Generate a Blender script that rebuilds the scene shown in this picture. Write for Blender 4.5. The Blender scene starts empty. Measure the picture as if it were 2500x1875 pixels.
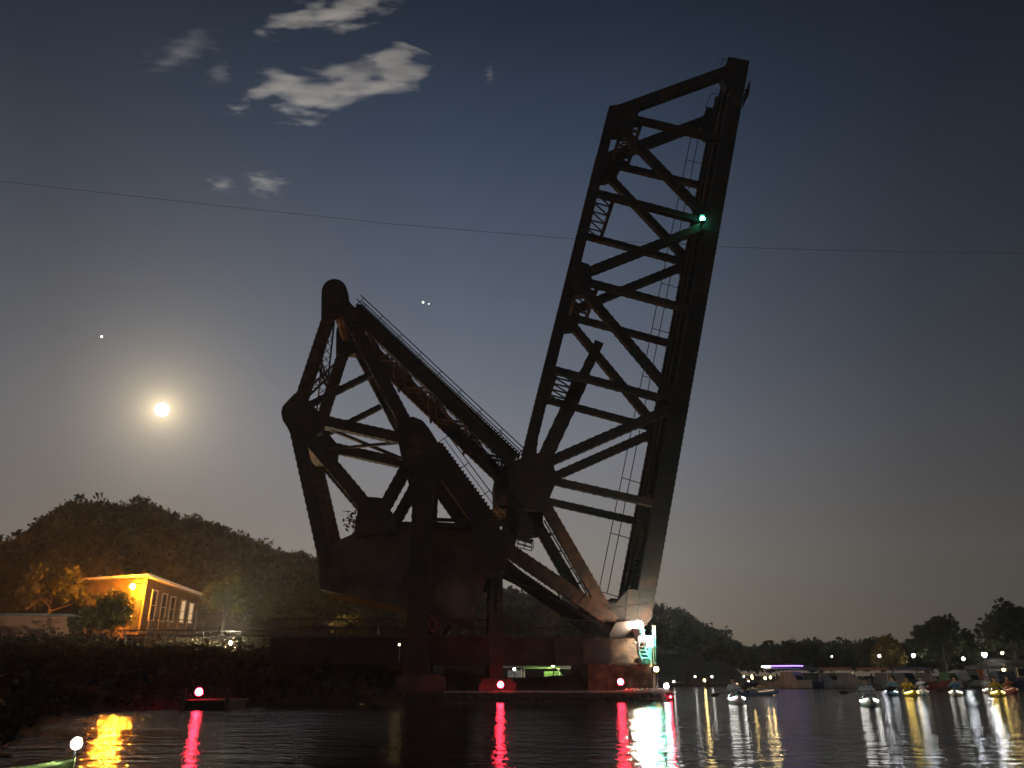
import bpy, bmesh, math, random
import numpy as np
from mathutils import Vector as V, Matrix
R = math.radians
random.seed(7); rng = np.random.default_rng(11)
sc = bpy.context.scene
COL = sc.collection

# ------------------------------------------------------------------ camera
F, W2, H2 = 1889.0, 1250.0, 937.5
PITCH = R(20.55); CAMZ = 1.25
cp, sp = math.cos(PITCH), math.sin(PITCH)
cam = bpy.data.cameras.new('camera'); cam.sensor_width = 36; cam.lens = 36*F/2500; cam.clip_end = 20000
co = bpy.data.objects.new('camera', cam); COL.objects.link(co)
co.location = (0, 0, CAMZ); co.rotation_euler = (R(90)+PITCH, 0, 0); sc.camera = co
CAM = V((0, 0, CAMZ))

def ray(px, py):
    cx, cy = (px-W2)/F, (H2-py)/F
    return V((cx, cp-sp*cy, sp+cp*cy))
ANG = R(3.5)                                     # the bridge runs almost square to the view
N = V((-math.sin(ANG), math.cos(ANG), 0)); AX = V((math.cos(ANG), math.sin(ANG), 0)); Z = V((0, 0, 1))
D0 = 44.0
def BP(px, py, off=0.0):                          # point on a plane parallel to the bridge
    d = ray(px, py); return CAM + d*((D0+off)/d.dot(N))
def GP(px, py, z=0.0):
    d = ray(px, py); return CAM + d*((z-CAMZ)/d.z)
def DP(px, py, Y):
    d = ray(px, py); return CAM + d*(Y/d.y)

# ------------------------------------------------------------------ materials
def newmat(name):
    m = bpy.data.materials.new(name); m.use_nodes = True
    nt = m.node_tree; b = nt.nodes.get('Principled BSDF')
    return m, nt, b
def noise_mat(name, c1, c2, scale=3.0, rough=.8, bump=0.0, detail=4, metallic=0.0, lo=.4, hi=.65, spec=.3):
    m, nt, b = newmat(name); n = nt.nodes; l = nt.links
    tc = n.new('ShaderNodeTexCoord'); no = n.new('ShaderNodeTexNoise')
    no.inputs['Scale'].default_value = scale; no.inputs['Detail'].default_value = detail
    l.new(tc.outputs['Object'], no.inputs['Vector'])
    cr = n.new('ShaderNodeValToRGB'); cr.color_ramp.elements[0].position = lo; cr.color_ramp.elements[1].position = hi
    cr.color_ramp.elements[0].color = (*c1, 1); cr.color_ramp.elements[1].color = (*c2, 1)
    l.new(no.outputs['Fac'], cr.inputs['Fac']); l.new(cr.outputs['Color'], b.inputs['Base Color'])
    b.inputs['Roughness'].default_value = rough; b.inputs['Metallic'].default_value = metallic
    b.inputs['Specular IOR Level'].default_value = spec
    if bump:
        bp = n.new('ShaderNodeBump'); bp.inputs['Strength'].default_value = bump; bp.inputs['Distance'].default_value = .05
        n2 = n.new('ShaderNodeTexNoise'); n2.inputs['Scale'].default_value = scale*6; n2.inputs['Detail'].default_value = 5
        l.new(tc.outputs['Object'], n2.inputs['Vector']); l.new(n2.outputs['Fac'], bp.inputs['Height']); l.new(bp.outputs['Normal'], b.inputs['Normal'])
    return m
def emit(name, c, s):
    m, nt, b = newmat(name)
    b.inputs['Base Color'].default_value = (.5, .5, .5, 1)
    b.inputs['Emission Color'].default_value = (*c, 1); b.inputs['Emission Strength'].default_value = s
    return m
STEEL = noise_mat('painted_steel', (.012, .011, .011), (.046, .022, .015), 1.3, .75, .3, 8, lo=.46, hi=.7)
RUST = noise_mat('rusty_steel', (.022, .012, .009), (.085, .036, .019), 2.2, .85, .4, 8, lo=.38, hi=.62)
DARKSTEEL = noise_mat('railing_steel', (.02, .02, .022), (.04, .035, .03), 4, .6)
CONC = noise_mat('old_concrete', (.035, .027, .022), (.11, .085, .065), .8, .9, .5, 9, lo=.35, hi=.65)
PALECONC = noise_mat('pier_concrete', (.035, .023, .016), (.13, .088, .06), 2.2, .9, .8, 10)
WOOD = noise_mat('weathered_timber', (.07, .05, .035), (.17, .125, .085), 5, .85, .5, 6)
PALEWOOD = noise_mat('bleached_timber', (.25, .20, .15), (.42, .36, .28), 6, .8, .4, 6)
GROUND = noise_mat('bank_soil', (.016, .014, .009), (.05, .036, .022), .9, .95, .8, 10)
GRASS = noise_mat('bank_weeds', (.014, .014, .007), (.050, .040, .018), .6, .9, 0, 6)
LEAF = noise_mat('dark_leaves', (.040, .050, .020), (.115, .120, .045), .16, .8, 0, 5)
LEAF2 = noise_mat('olive_leaves', (.05, .065, .018), (.12, .12, .035), .6, .8, 0, 5)
LEAF3 = noise_mat('autumn_leaves', (.14, .10, .025), (.30, .22, .05), .6, .8, 0, 5)
def leafy(m):                                     # thin leaves let light through
    nt = m.node_tree; nd = nt.nodes; lk = nt.links; b = nd['Principled BSDF']; o = nd['Material Output']
    tr = nd.new('ShaderNodeBsdfTranslucent'); mx = nd.new('ShaderNodeMixShader'); mx.inputs[0].default_value = .45
    src = b.inputs['Base Color'].links[0].from_socket; lk.new(src, tr.inputs['Color'])
    lk.new(b.outputs[0], mx.inputs[1]); lk.new(tr.outputs[0], mx.inputs[2]); lk.new(mx.outputs[0], o.inputs['Surface']); return m
for m_ in (LEAF, LEAF2, LEAF3, GRASS): leafy(m_)
BARK = noise_mat('tree_bark', (.035, .026, .02), (.09, .065, .045), 6, .9, .5)
BRICK, _nt, _b = newmat('brick_wall')
_br = _nt.nodes.new('ShaderNodeTexBrick'); _tc = _nt.nodes.new('ShaderNodeTexCoord'); _mp = _nt.nodes.new('ShaderNodeMapping')
_mp.inputs['Rotation'].default_value = (R(90), 0, 0)
_nt.links.new(_tc.outputs['Object'], _mp.inputs['Vector']); _nt.links.new(_mp.outputs['Vector'], _br.inputs['Vector'])
_br.inputs['Scale'].default_value = 3; _br.inputs['Color1'].default_value = (.25, .10, .06, 1); _br.inputs['Color2'].default_value = (.32, .14, .08, 1)
_br.inputs['Mortar'].default_value = (.3, .25, .2, 1); _nt.links.new(_br.outputs['Color'], _b.inputs['Base Color']); _b.inputs['Roughness'].default_value = .9
CLAP = noise_mat('painted_boards', (.055, .04, .026), (.10, .07, .045), 1.5, .7, .2)
WHITEP = noise_mat('white_paint', (.62, .60, .55), (.8, .78, .74), 2, .55)
ROOFM = noise_mat('metal_roof', (.07, .065, .06), (.13, .115, .10), 2, .6)
GLASS = noise_mat('window_glass', (.012, .012, .014), (.03, .03, .03), 1, .12)
CANVAS = noise_mat('grey_canvas', (.10, .105, .11), (.19, .19, .19), 2, .85)
ORCANVAS = noise_mat('orange_canvas', (.38, .16, .06), (.5, .24, .1), 2, .85)
GREENC = noise_mat('green_tarp', (.10, .22, .07), (.2, .36, .12), 1.2, .8)
BLUEC = noise_mat('navy_hull', (.03, .05, .10), (.06, .08, .14), 1, .4)
REDH = noise_mat('red_hull', (.30, .05, .03), (.4, .09, .05), 1, .4)
WHITEH = noise_mat('white_hull', (.6, .6, .57), (.75, .74, .7), 1, .35)
SKIN = noise_mat('skin', (.42, .25, .17), (.52, .33, .23), 5, .6)
HAIRM = noise_mat('dark_hair', (.02, .014, .01), (.05, .035, .025), 20, .7)
ORMETAL = noise_mat('orange_lit_metal', (.45, .20, .05), (.6, .3, .09), 3, .6)  # orange lamplight on the motor housing put into its colour
BLACKR = noise_mat('black_plastic', (.015, .015, .015), (.03, .03, .03), 4, .5)
ROPE = noise_mat('pale_rope', (.42, .36, .27), (.6, .53, .42), 20, .9)
STUMP = noise_mat('grey_timber_pile', (.05, .042, .034), (.12, .10, .08), 3, .9, .5)

# ------------------------------------------------------------------ mesh builder
class MB:
    def __init__(s): s.v = []; s.f = []
    def add(s, vs, fs):
        b = len(s.v); s.v += [V(q) for q in vs]; s.f += [tuple(b+i for i in f) for f in fs]; return s
    def boxax(s, c, ax, h):
        c = V(c); p = []
        for i in (-1, 1):
            for j in (-1, 1):
                for k in (-1, 1): p.append(c+ax[0]*h[0]*i+ax[1]*h[1]*j+ax[2]*h[2]*k)
        return s.add(p, [(0, 1, 3, 2), (4, 6, 7, 5), (0, 4, 5, 1), (2, 3, 7, 6), (0, 2, 6, 4), (1, 5, 7, 3)])
    def box(s, c, h): return s.boxax(c, (V((1, 0, 0)), V((0, 1, 0)), Z), h)
    def beam(s, A, B, w, d, nrm=None, w2=None):
        A, B = V(A), V(B); u = (B-A).normalized(); n = N if nrm is None else V(nrm)
        v = n.cross(u)
        if v.length < 1e-4: v = AX.copy()
        v.normalize(); n = u.cross(v).normalized(); w2 = w if w2 is None else w2
        p = [A+v*w*.5*i+n*d*.5*j for i, j in ((-1, -1), (1, -1), (1, 1), (-1, 1))]
        p += [B+v*w2*.5*i+n*d*.5*j for i, j in ((-1, -1), (1, -1), (1, 1), (-1, 1))]
        return s.add(p, [(3, 2, 1, 0), (4, 5, 6, 7), (0, 1, 5, 4), (1, 2, 6, 5), (2, 3, 7, 6), (3, 0, 4, 7)])
    def member(s, A, B, w, d, step=.42, nrm=None):
        # built-up steel member: two flanged sides, web, stay plates with rivet heads that roughen the edge
        A, B = V(A), V(B); L = (B-A).length; u = (B-A)/L; n = N if nrm is None else V(nrm)
        v = n.cross(u).normalized(); t = .07
        s.beam(A, B, w-.10, d-.012, n)
        for i in (-1, 1): s.beam(A+v*i*(w/2-t/2-.005), B+v*i*(w/2-t/2-.005), t, d, n)
        k = int(L/step)
        for q in range(1, k):
            c = A+u*(L*q/k)
            s.boxax(c, (u, v, n), (.06, w/2+.028, d/2+.003))
        return s
    def tube(s, A, B, r, n=6, r2=None):
        A, B = V(A), V(B); u = (B-A).normalized(); a = u.orthogonal().normalized(); b = u.cross(a); r2 = r if r2 is None else r2
        p = []
        for q, rr in ((A, r), (B, r2)):
            for i in range(n): p.append(q+(a*math.cos(2*math.pi*i/n)+b*math.sin(2*math.pi*i/n))*rr)
        fs = [(i, (i+1) % n, n+(i+1) % n, n+i) for i in range(n)]+[tuple(range(n-1, -1, -1)), tuple(range(n, 2*n))]
        return s.add(p, fs)
    def path(s, pts, r, n=6):
        for a, b in zip(pts[:-1], pts[1:]): s.tube(a, b, r, n)
        return s
    def prism(s, pts, nrm, t):
        nrm = V(nrm).normalized(); k = len(pts); a = [V(p)-nrm*t/2 for p in pts]; b = [V(p)+nrm*t/2 for p in pts]
        return s.add(a+b, [tuple(range(k)), tuple(range(2*k-1, k-1, -1))]+[(i, k+i, k+(i+1) % k, (i+1) % k) for i in range(k)])
    def sphere(s, c, r, seg=10, ring=6, sx=1, sy=1, sz=1):
        c = V(c); p = [c+V((0, 0, r*sz))]
        for i in range(1, ring):
            th = math.pi*i/ring
            for j in range(seg):
                ph = 2*math.pi*j/seg; p.append(c+V((r*sx*math.sin(th)*math.cos(ph), r*sy*math.sin(th)*math.sin(ph), r*sz*math.cos(th))))
        p.append(c-V((0, 0, r*sz))); f = []
        for j in range(seg): f.append((0, 1+j, 1+(j+1) % seg))
        for i in range(ring-2):
            for j in range(seg):
                a = 1+i*seg+j; b = 1+i*seg+(j+1) % seg; f.append((a, a+seg, b+seg, b))
        e = len(p)-1; o = 1+(ring-2)*seg
        for j in range(seg): f.append((o+j, e, o+(j+1) % seg))
        return s.add(p, f)
    def laced(s, A, B, side, w, n, r=.05, cross=True):
        A, B, side = V(A), V(B), V(side).normalized()
        u = (B-A).normalized(); nn = u.cross(side).normalized(); side = nn.cross(u).normalized()
        for i in (-1, 1): s.beam(A+side*w/2*i, B+side*w/2*i, r*2.2, r*2, nn)
        for q in range(n):
            a, b = A.lerp(B, q/n), A.lerp(B, (q+1)/n)
            s.beam(a-side*w/2+nn*.004, b+side*w/2+nn*.004, r, r*.6, nn)
            if cross: s.beam(a+side*w/2-nn*.035, b-side*w/2-nn*.035, r, r*.6, nn)
        return s
    def build(s, name, mat, parent=None, origin=None, smooth=False):
        o0 = V((0, 0, 0)) if origin is None else V(origin)
        me = bpy.data.meshes.new(name); me.from_pydata([tuple(q-o0) for q in s.v], [], s.f)
        bm = bmesh.new(); bm.from_mesh(me); bmesh.ops.recalc_face_normals(bm, faces=bm.faces); bm.to_mesh(me); bm.free()
        if smooth: me.shade_smooth()
        me.materials.append(mat); ob = bpy.data.objects.new(name, me); COL.objects.link(ob)
        if parent is not None: ob.parent = parent
        elif origin is not None: ob.location = o0
        return ob
def tag(o, label=None, cat=None, group=None, kind=None):
    if label: o['label'] = label
    if cat: o['category'] = cat
    if group: o['group'] = group
    if kind: o['kind'] = kind
    return o
def thing(name, loc, label, cat, group=None, rz=0):
    o = bpy.data.objects.new(name, None); COL.objects.link(o); o.location = loc; o.rotation_euler.z = rz
    o.empty_display_size = .3
    return tag(o, label, cat, group)
def copy_tree(o, parent=None):
    c = o.copy(); COL.objects.link(c)
    if parent is not None: c.parent = parent
    for ch in list(o.children): copy_tree(ch, c)
    return c

# ------------------------------------------------------------------ world: moonlit night sky over a lit town
moon_dir = ray(395, 1000).normalized()
w = bpy.data.worlds.new("World"); sc.world = w; w.use_nodes = True
nt = w.node_tree; n = nt.nodes; l = nt.links
bg = n['Background']
tc = n.new('ShaderNodeTexCoord'); nrm = n.new('ShaderNodeVectorMath'); nrm.operation = 'NORMALIZE'
l.new(tc.outputs['Generated'], nrm.inputs[0])
sep = n.new('ShaderNodeSeparateXYZ'); l.new(nrm.outputs[0], sep.inputs[0])
cr = n.new('ShaderNodeValToRGB'); e = cr.color_ramp.elements
stops = [(0.0, (.225, .168, .112)), (.06, (.235, .197, .155)), (.13, (.245, .225, .199)), (.265, (.186, .194, .225)), (.36, (.124, .144, .185)), (.46, (.081, .103, .148)),
         (.61, (.033, .051, .088)), (.72, (.0120, .0205, .038)), (1.0, (.006, .010, .021))]
e[0].position, e[0].color = stops[0][0], (*stops[0][1], 1); e[1].position, e[1].color = stops[-1][0], (*stops[-1][1], 1)
for p_, c_ in stops[1:-1]:
    q = e.new(p_); q.color = (*c_, 1)
l.new(sep.outputs['Z'], cr.inputs['Fac'])
dot = n.new('ShaderNodeVectorMath'); dot.operation = 'DOT_PRODUCT'; l.new(nrm.outputs[0], dot.inputs[0]); dot.inputs[1].default_value = moon_dir
ac = n.new('ShaderNodeMath'); ac.operation = 'ARCCOSINE'; l.new(dot.outputs['Value'], ac.inputs[0])
def glow(sig, col, prev):
    m1 = n.new('ShaderNodeMath'); m1.operation = 'MULTIPLY'; l.new(ac.outputs[0], m1.inputs[0]); m1.inputs[1].default_value = -1/R(sig)
    m2 = n.new('ShaderNodeMath'); m2.operation = 'EXPONENT'; l.new(m1.outputs[0], m2.inputs[0])
    mx = n.new('ShaderNodeVectorMath'); mx.operation = 'MULTIPLY_ADD'
    mx.inputs[1].default_value = col; l.new(m2.outputs[0], mx.inputs[0]); l.new(prev, mx.inputs[2])
    return mx.outputs[0]
xr = n.new('ShaderNodeValToRGB'); xe = xr.color_ramp.elements                       # sides dimmed: partly lens vignetting put into the sky colour
xe[0].position, xe[0].color = 0.0, (.8, .8, .8, 1); xe[1].position, xe[1].color = 1.0, (.3, .3, .3, 1)
for p_, v_ in ((.25, .46), (.36, .80), (.46, 1.03), (.57, .92), (.65, .58), (.73, .30), (.80, .17)):
    q = xe.new(p_); q.color = (v_, v_, v_, 1)
xm = n.new('ShaderNodeMath'); xm.operation = 'MULTIPLY_ADD'; l.new(sep.outputs['X'], xm.inputs[0]); xm.inputs[1].default_value = .5; xm.inputs[2].default_value = .5; l.new(xm.outputs[0], xr.inputs['Fac'])
bm_ = n.new('ShaderNodeVectorMath'); bm_.operation = 'MULTIPLY'; l.new(cr.outputs['Color'], bm_.inputs[0]); l.new(xr.outputs['Color'], bm_.inputs[1])
out = glow(8.0, (.105, .100, .090), bm_.outputs[0])
out = glow(3.2, (.19, .145, .085), out)
out = glow(1.6, (.42, .33, .19), out)
out = glow(.6, (1.2, .95, .52), out)
sky = n.new('ShaderNodeTexSky'); sky.sky_type = 'NISHITA'; sky.sun_disc = False
sky.sun_elevation = math.asin(moon_dir.z); sky.sun_rotation = math.atan2(moon_dir.x, moon_dir.y)
sk = n.new('ShaderNodeVectorMath'); sk.operation = 'MULTIPLY_ADD'; l.new(sky.outputs[0], sk.inputs[0]); sk.inputs[1].default_value = (.0012,)*3
l.new(out, sk.inputs[2]); l.new(sk.outputs[0], bg.inputs['Color']); bg.inputs['Strength'].default_value = 1.0
sun = bpy.data.lights.new('moonlight', 'SUN'); sun.energy = .9; sun.angle = R(.5); sun.color = (1, .95, .88)
so = bpy.data.objects.new('moonlight', sun); COL.objects.link(so); so.rotation_euler = (-moon_dir).to_track_quat('-Z', 'Y').to_euler()
so.location = (0, 0, 200)

# ------------------------------------------------------------------ water and ground
def shore_pt(px, py): q = GP(px, py); return (q.x, q.y)
lb = [shore_pt(*q) for q in ((-60, 1852), (0, 1838), (50, 1812), (105, 1778), (190, 1748), (300, 1736), (420, 1728), (560, 1723), (700, 1719), (860, 1716), (1000, 1713), (1110, 1709))]
WPOLY = np.array([(-60, -30), (-40, 6)]+lb+[(-2.2, 40), (-1.5, 46), (-4, 58), (-9, 72), (-12, 84), (4, 87), (30, 86), (60, 85), (84, 82), (120, 60), (140, 10), (120, -30)])
def inside(P):
    x, y = P[:, 0], P[:, 1]; r = np.zeros(len(P), bool); k = len(WPOLY)
    for i in range(k):
        x1, y1 = WPOLY[i]; x2, y2 = WPOLY[(i+1) % k]
        c = ((y1 > y) != (y2 > y)) & (x < (x2-x1)*(y-y1)/((y2-y1) if y2 != y1 else 1e-9)+x1); r ^= c
    return r
def pdist(P):
    d = np.full(len(P), 1e9); k = len(WPOLY)
    for i in range(k):
        a = WPOLY[i]; b = WPOLY[(i+1) % k]; ab = b-a
        t = np.clip(((P-a)@ab)/(ab@ab), 0, 1); q = a+t[:, None]*ab; d = np.minimum(d, np.hypot(*(P-q).T))
    return d
SKY = [(-400, 1290), (-150, 1300), (0, 1310), (22, 1309), (75, 1312), (94, 1262), (137, 1236), (181, 1213), (253, 1209), (300, 1218), (351, 1214), (387, 1226), (434, 1243), (488, 1251), (579, 1289),
       (644, 1315), (705, 1329), (767, 1353), (900, 1380), (1050, 1402), (1180, 1421), (1330, 1447), (1480, 1462), (1600, 1473), (1653, 1480), (1722, 1520), (1783, 1545), (1803, 1573),
       (1850, 1575), (1925, 1552), (1966, 1550), (2019, 1564), (2068, 1556), (2088, 1560), (2170, 1552), (2226, 1556), (2260, 1566), (2400, 1570), (2560, 1572), (2900, 1575)]
RID = [(-400, 140), (300, 150), (767, 175), (1050, 230), (1600, 300), (1750, 280), (1850, 210), (2000, 190), (2900, 180)]
TREEH = [(-400, 9), (300, 9), (1600, 10), (1850, 9), (2900, 9)]
saz, sel = [], []
for px, py in SKY:
    d = ray(px, py); saz.append(math.atan2(d.x, d.y)); sel.append(math.atan2(d.z, math.hypot(d.x, d.y)))
def azp(px): d = ray(px, 1450); return math.atan2(d.x, d.y)
raz = [azp(a) for a, _ in RID]; rr_ = [b for _, b in RID]; taz = [azp(a) for a, _ in TREEH]; th_ = [b for _, b in TREEH]
def rid(az): return np.interp(az, raz, rr_)
def ground_z(P):
    ins = inside(P); d = pdist(P); az = np.arctan2(P[:, 0], P[:, 1]); r = np.hypot(P[:, 0], P[:, 1])
    r1 = rid(az); r0 = np.interp(az, [azp(500), azp(1100)], [84, 100])
    zr = r1*np.tan(np.interp(az, saz, sel))+CAMZ-np.interp(az, taz, th_)
    hmax = np.interp(P[:, 0], [-14, -7, -1], [2.1, 1.8, 1.0])
    left = (P[:, 1] < 66) & (P[:, 0] < 8)
    bank = np.where(left, hmax*(1-np.exp(-d/5.0)), .8*(1-np.exp(-d/2.5)))
    up = np.interp(r, [48, 68, 78], [0, 1.2, 2.4])*np.clip((-P[:, 0]-6)/8, 0, 1)
    t = np.clip((r-r0)/(r1-r0), 0, 1); t = t*t*(3-2*t)
    base = -.05+bank+up
    z = base+np.maximum(zr-base, 0)*t
    z = np.where(r > r1, z-np.clip(r-r1, 0, 60)*.25, z)
    return np.where(ins, -np.minimum(d*.35, 1.6)-.05, z)
azs = np.linspace(R(-64), R(64), 300); rs = np.concatenate([np.geomspace(4, 70, 130), np.geomspace(71, 400, 110)])
AZ, RR = np.meshgrid(azs, rs); P = np.stack([(RR*np.sin(AZ)).ravel(), (RR*np.cos(AZ)).ravel()], 1)
zz = ground_z(P)+np.where(inside(P), 0, rng.normal(0, .07, len(P)))
na, nr = len(azs), len(rs)
i0 = (np.arange(nr-1)[:, None]*na+np.arange(na-1)[None]).ravel()
quads = np.stack([i0, i0+1, i0+na+1, i0+na], 1)
def np_mesh(name, verts, quads, mat, origin=None, parent=None):
    me = bpy.data.meshes.new(name); o0 = np.zeros(3) if origin is None else np.array(origin)
    me.vertices.add(len(verts)); me.vertices.foreach_set('co', (np.asarray(verts, float)-o0).ravel())
    me.loops.add(quads.size); me.loops.foreach_set('vertex_index', quads.astype(np.int32).ravel())
    me.polygons.add(len(quads)); me.polygons.foreach_set('loop_start', np.arange(0, quads.size, 4, dtype=np.int32))
    me.polygons.foreach_set('loop_total', np.full(len(quads), 4, np.int32)); me.update(calc_edges=True); me.validate()
    me.materials.append(mat); o = bpy.data.objects.new(name, me); COL.objects.link(o)
    if parent is not None: o.parent = parent
    elif origin is not None: o.location = tuple(o0)
    return o
g = np_mesh('ground', np.column_stack([P, zz]), quads, GROUND); g.data.shade_smooth(); tag(g, kind='structure')

WATER, wn, wb = newmat('river_water'); nn_ = wn.nodes; ll = wn.links
wb.inputs['Base Color'].default_value = (.012, .012, .010, 1); wb.inputs['Roughness'].default_value = .085; wb.inputs['IOR'].default_value = 1.33
tcw = nn_.new('ShaderNodeTexCoord')
def wnoise(sx, sy, scale, det):
    mp = nn_.new('ShaderNodeMapping'); mp.inputs['Scale'].default_value = (sx, sy, 1); ll.new(tcw.outputs['Object'], mp.inputs['Vector'])
    no = nn_.new('ShaderNodeTexNoise'); no.inputs['Scale'].default_value = scale; no.inputs['Detail'].default_value = det
    ll.new(mp.outputs['Vector'], no.inputs['Vector']); return no.outputs['Fac']
a1 = wnoise(.55, 1.0, 1.6, 3); a2 = wnoise(.8, 1.0, 5.0, 3); a3 = wnoise(.03, .16, 1.0, 2)
ms = nn_.new('ShaderNodeMath'); ms.operation = 'MULTIPLY_ADD'; ll.new(a2, ms.inputs[0]); ms.inputs[1].default_value = .42; ll.new(a1, ms.inputs[2])
mr = nn_.new('ShaderNodeMapRange'); ll.new(a3, mr.inputs[0]); mr.inputs[1].default_value = .35; mr.inputs[2].default_value = .65; mr.inputs[3].default_value = .55; mr.inputs[4].default_value = 1.2
m3 = nn_.new('ShaderNodeMath'); m3.operation = 'MULTIPLY'; ll.new(ms.outputs[0], m3.inputs[0]); ll.new(mr.outputs[0], m3.inputs[1])
bw = nn_.new('ShaderNodeBump'); bw.inputs['Strength'].default_value = 1.0; bw.inputs['Distance'].default_value = .09
ll.new(m3.outputs[0], bw.inputs['Height']); ll.new(bw.outputs['Normal'], wb.inputs['Normal'])
mb = MB(); mb.add([(-420, -55, 0), (420, -55, 0), (420, 120, 0), (-420, 120, 0)], [(0, 1, 2, 3)])
tag(mb.build('water', WATER), kind='structure')

# ------------------------------------------------------------------ foliage
def leaf_quads(C, size, flat=.0):
    k = len(C); a = rng.normal(size=(k, 3)); a /= np.linalg.norm(a, axis=1)[:, None]
    b = rng.normal(size=(k, 3)); b -= (b*a).sum(1)[:, None]*a; b /= np.linalg.norm(b, axis=1)[:, None]
    s = size*rng.uniform(.55, 1.25, k)[:, None]; a = a*s; b = b*s*.62
    v = np.stack([C-a, C-b*.9, C+a, C+b*.9], 1).reshape(-1, 3)
    return v
def crown_pts(c, rad, n, lobes=9, hollow=.55):
    c = np.array(c); rad = np.array(rad); u = rng.normal(size=(lobes, 3)); u /= np.linalg.norm(u, axis=1)[:, None]
    u[:, 2] = np.abs(u[:, 2])*1.1-.42
    lc = c+u*rad*rng.uniform(.45, .78, (lobes, 1)); lr = rng.uniform(.28, .5, lobes)
    i = rng.integers(0, lobes, n); d = rng.normal(size=(n, 3)); d /= np.linalg.norm(d, axis=1)[:, None]
    t = rng.uniform(hollow, 1.08, n)[:, None]
    return lc[i]+d*t*rad*lr[i][:, None]
def q4(n): return np.arange(4*n).reshape(n, 4)
def tree(name, base, h, rad, n, size, mat, label, cat='tree', group=None, crown_lo=.28, lobes=10, trunk_r=None):
    b = V(base); t = thing(name, b, label, cat, group)
    tr = trunk_r or h*.022
    m = MB(); top = V((rng.normal(0, .03)*h, rng.normal(0, .03)*h, h*.72))
    m.tube((0, 0, -.4), top*.45, tr*1.25, 8, tr*.8); m.tube(top*.45, top, tr*.8, 7, tr*.3)
    for k in range(7):
        a = 2*math.pi*k/7+random.random(); s0 = top*random.uniform(.35, .8)
        e_ = s0+V((math.cos(a)*rad*.62, math.sin(a)*rad*.62, h*random.uniform(.08, .2))); m.tube(s0, e_, tr*.4, 5, tr*.12)
    m.build('trunk', BARK, t)
    zc = h*(1+crown_lo)/2
    C = crown_pts((0, 0, zc), (rad, rad, h*(1-crown_lo)/2*1.12), n, lobes)
    np_mesh('crown', leaf_quads(C, size), q4(n), mat, parent=t)
    return t
# the wood on the hills behind the river: nobody could count these crowns
vv = []
cnt = 0
def gz(x, y): return float(ground_z(np.array([[x, y]], float))[0])
for k in range(1700):
    az = rng.uniform(azp(-260), azp(2700)); r1 = float(rid(az)); r0 = float(np.interp(az, [azp(500), azp(1100)], [90, 106]))
    tt = rng.uniform(0, 1)**.8 if k % 3 else rng.uniform(.9, 1.06)
    r = r0+(r1-r0)*tt; x, y = r*math.sin(az), r*math.cos(az); zb = gz(x, y)
    h = rng.uniform(6, 10.5)*(1.12 if az < azp(320) else 1.0)
    if 1800 < W2+F*math.tan(az)*1.05: h *= rng.uniform(.6, 1.0)
    cap = r*math.tan(float(np.interp(az, saz, sel)))+CAMZ-zb
    h = min(h*rng.uniform(.8, 1.25), cap*(rng.uniform(.7, 1.0) if k % 4 else rng.uniform(.98, 1.14)))
    if h < 2.2: continue
    nl = int(330 if r < 165 else 200 if r < 215 else 120); ls = .40 if r < 165 else .55 if r < 215 else .85
    C = crown_pts((x, y, zb+h*.58), (h*.40, h*.40, h*.44), nl, 6, .72); vv.append(leaf_quads(C, ls))
vv = np.concatenate(vv); fo = np_mesh('forest', vv, q4(len(vv)//4), LEAF)
tag(fo, 'dark wood covering the hills behind the river', 'forest', kind='stuff')
# weeds and brush over the left bank
K = 5200; pts = []
bx = rng.uniform(-34, 2, K*3); by = rng.uniform(14, 66, K*3); PP = np.stack([bx, by], 1); ok = ~inside(PP) & (pdist(PP) > .25)
PP = PP[ok][:K]; zb = ground_z(PP); hh = rng.gamma(2.0, .16, len(PP))*np.interp(PP[:, 0], [-12, -2], [1.1, .5])*np.interp(PP[:, 1], [18, 40], [.5, 1.1])
cl = []
for j in range(7):
    q = np.column_stack([PP+rng.normal(0, .16, PP.shape), zb+hh*rng.uniform(.1, 1.0, len(PP))]); cl.append(q)
cl = np.concatenate(cl); br = np_mesh('bank_brush', leaf_quads(cl, .17), q4(len(cl)), GRASS)
tag(br, 'weeds and low brush covering the dark left river bank', 'brush', kind='stuff')

# ------------------------------------------------------------------ bascule bridge
HEEL = BP(1520, 1512, 0)
bridge = thing('bascule_bridge', HEEL, 'dark steel railway drawbridge raised open above the river with hanging counterweight', 'bridge')
def part(mb, name, mat=STEEL, parent=None):
    o = mb.build(name, mat, None, None)
    return o
def attach(mb, name, mat, parent):               # geometry in world space, origin at the bridge heel
    return mb.build(name, mat, parent, HEEL if parent is bridge or parent.parent is bridge else None)
LO, LW = .30, 5.44
def lp(px, py, k=0, dz=0): return BP(px, py, LO)+N*(LW*k+dz)
# --- leaf: floor system is the body of the part
fl = MB()
cA, cB = (1808, 162), (1567, 1497)
A0, B0 = lp(*cA), lp(*cB); axis = (A0-B0).normalized(); perp = N.cross(axis).normalized()   # perp points to the track side or back
if perp.x > 0: perp = -perp
L = (A0-B0).length
for q in range(9):
    c = B0+axis*(L*(q+.02)/8.04)
    fl.beam(c+N*.2, c+N*(LW-.2), .28, .85, axis.cross(N) if False else perp)
for s_ in (.22, .36, .64, .78):
    fl.beam(B0+N*LW*s_+perp*.15, A0+N*LW*s_+perp*.15, .22, .62, perp)
for q in range(150):
    c = B0+axis*(L*(q+.5)/150)+N*LW*.5+perp*.58
    fl.boxax(c, (axis, N, perp), (.09, 1.75, .09))
for s_ in (-.75, .75): fl.beam(B0+N*(LW*.5+s_)+perp*.75, A0+N*(LW*.5+s_)+perp*.75, .075, .15, perp)
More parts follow.
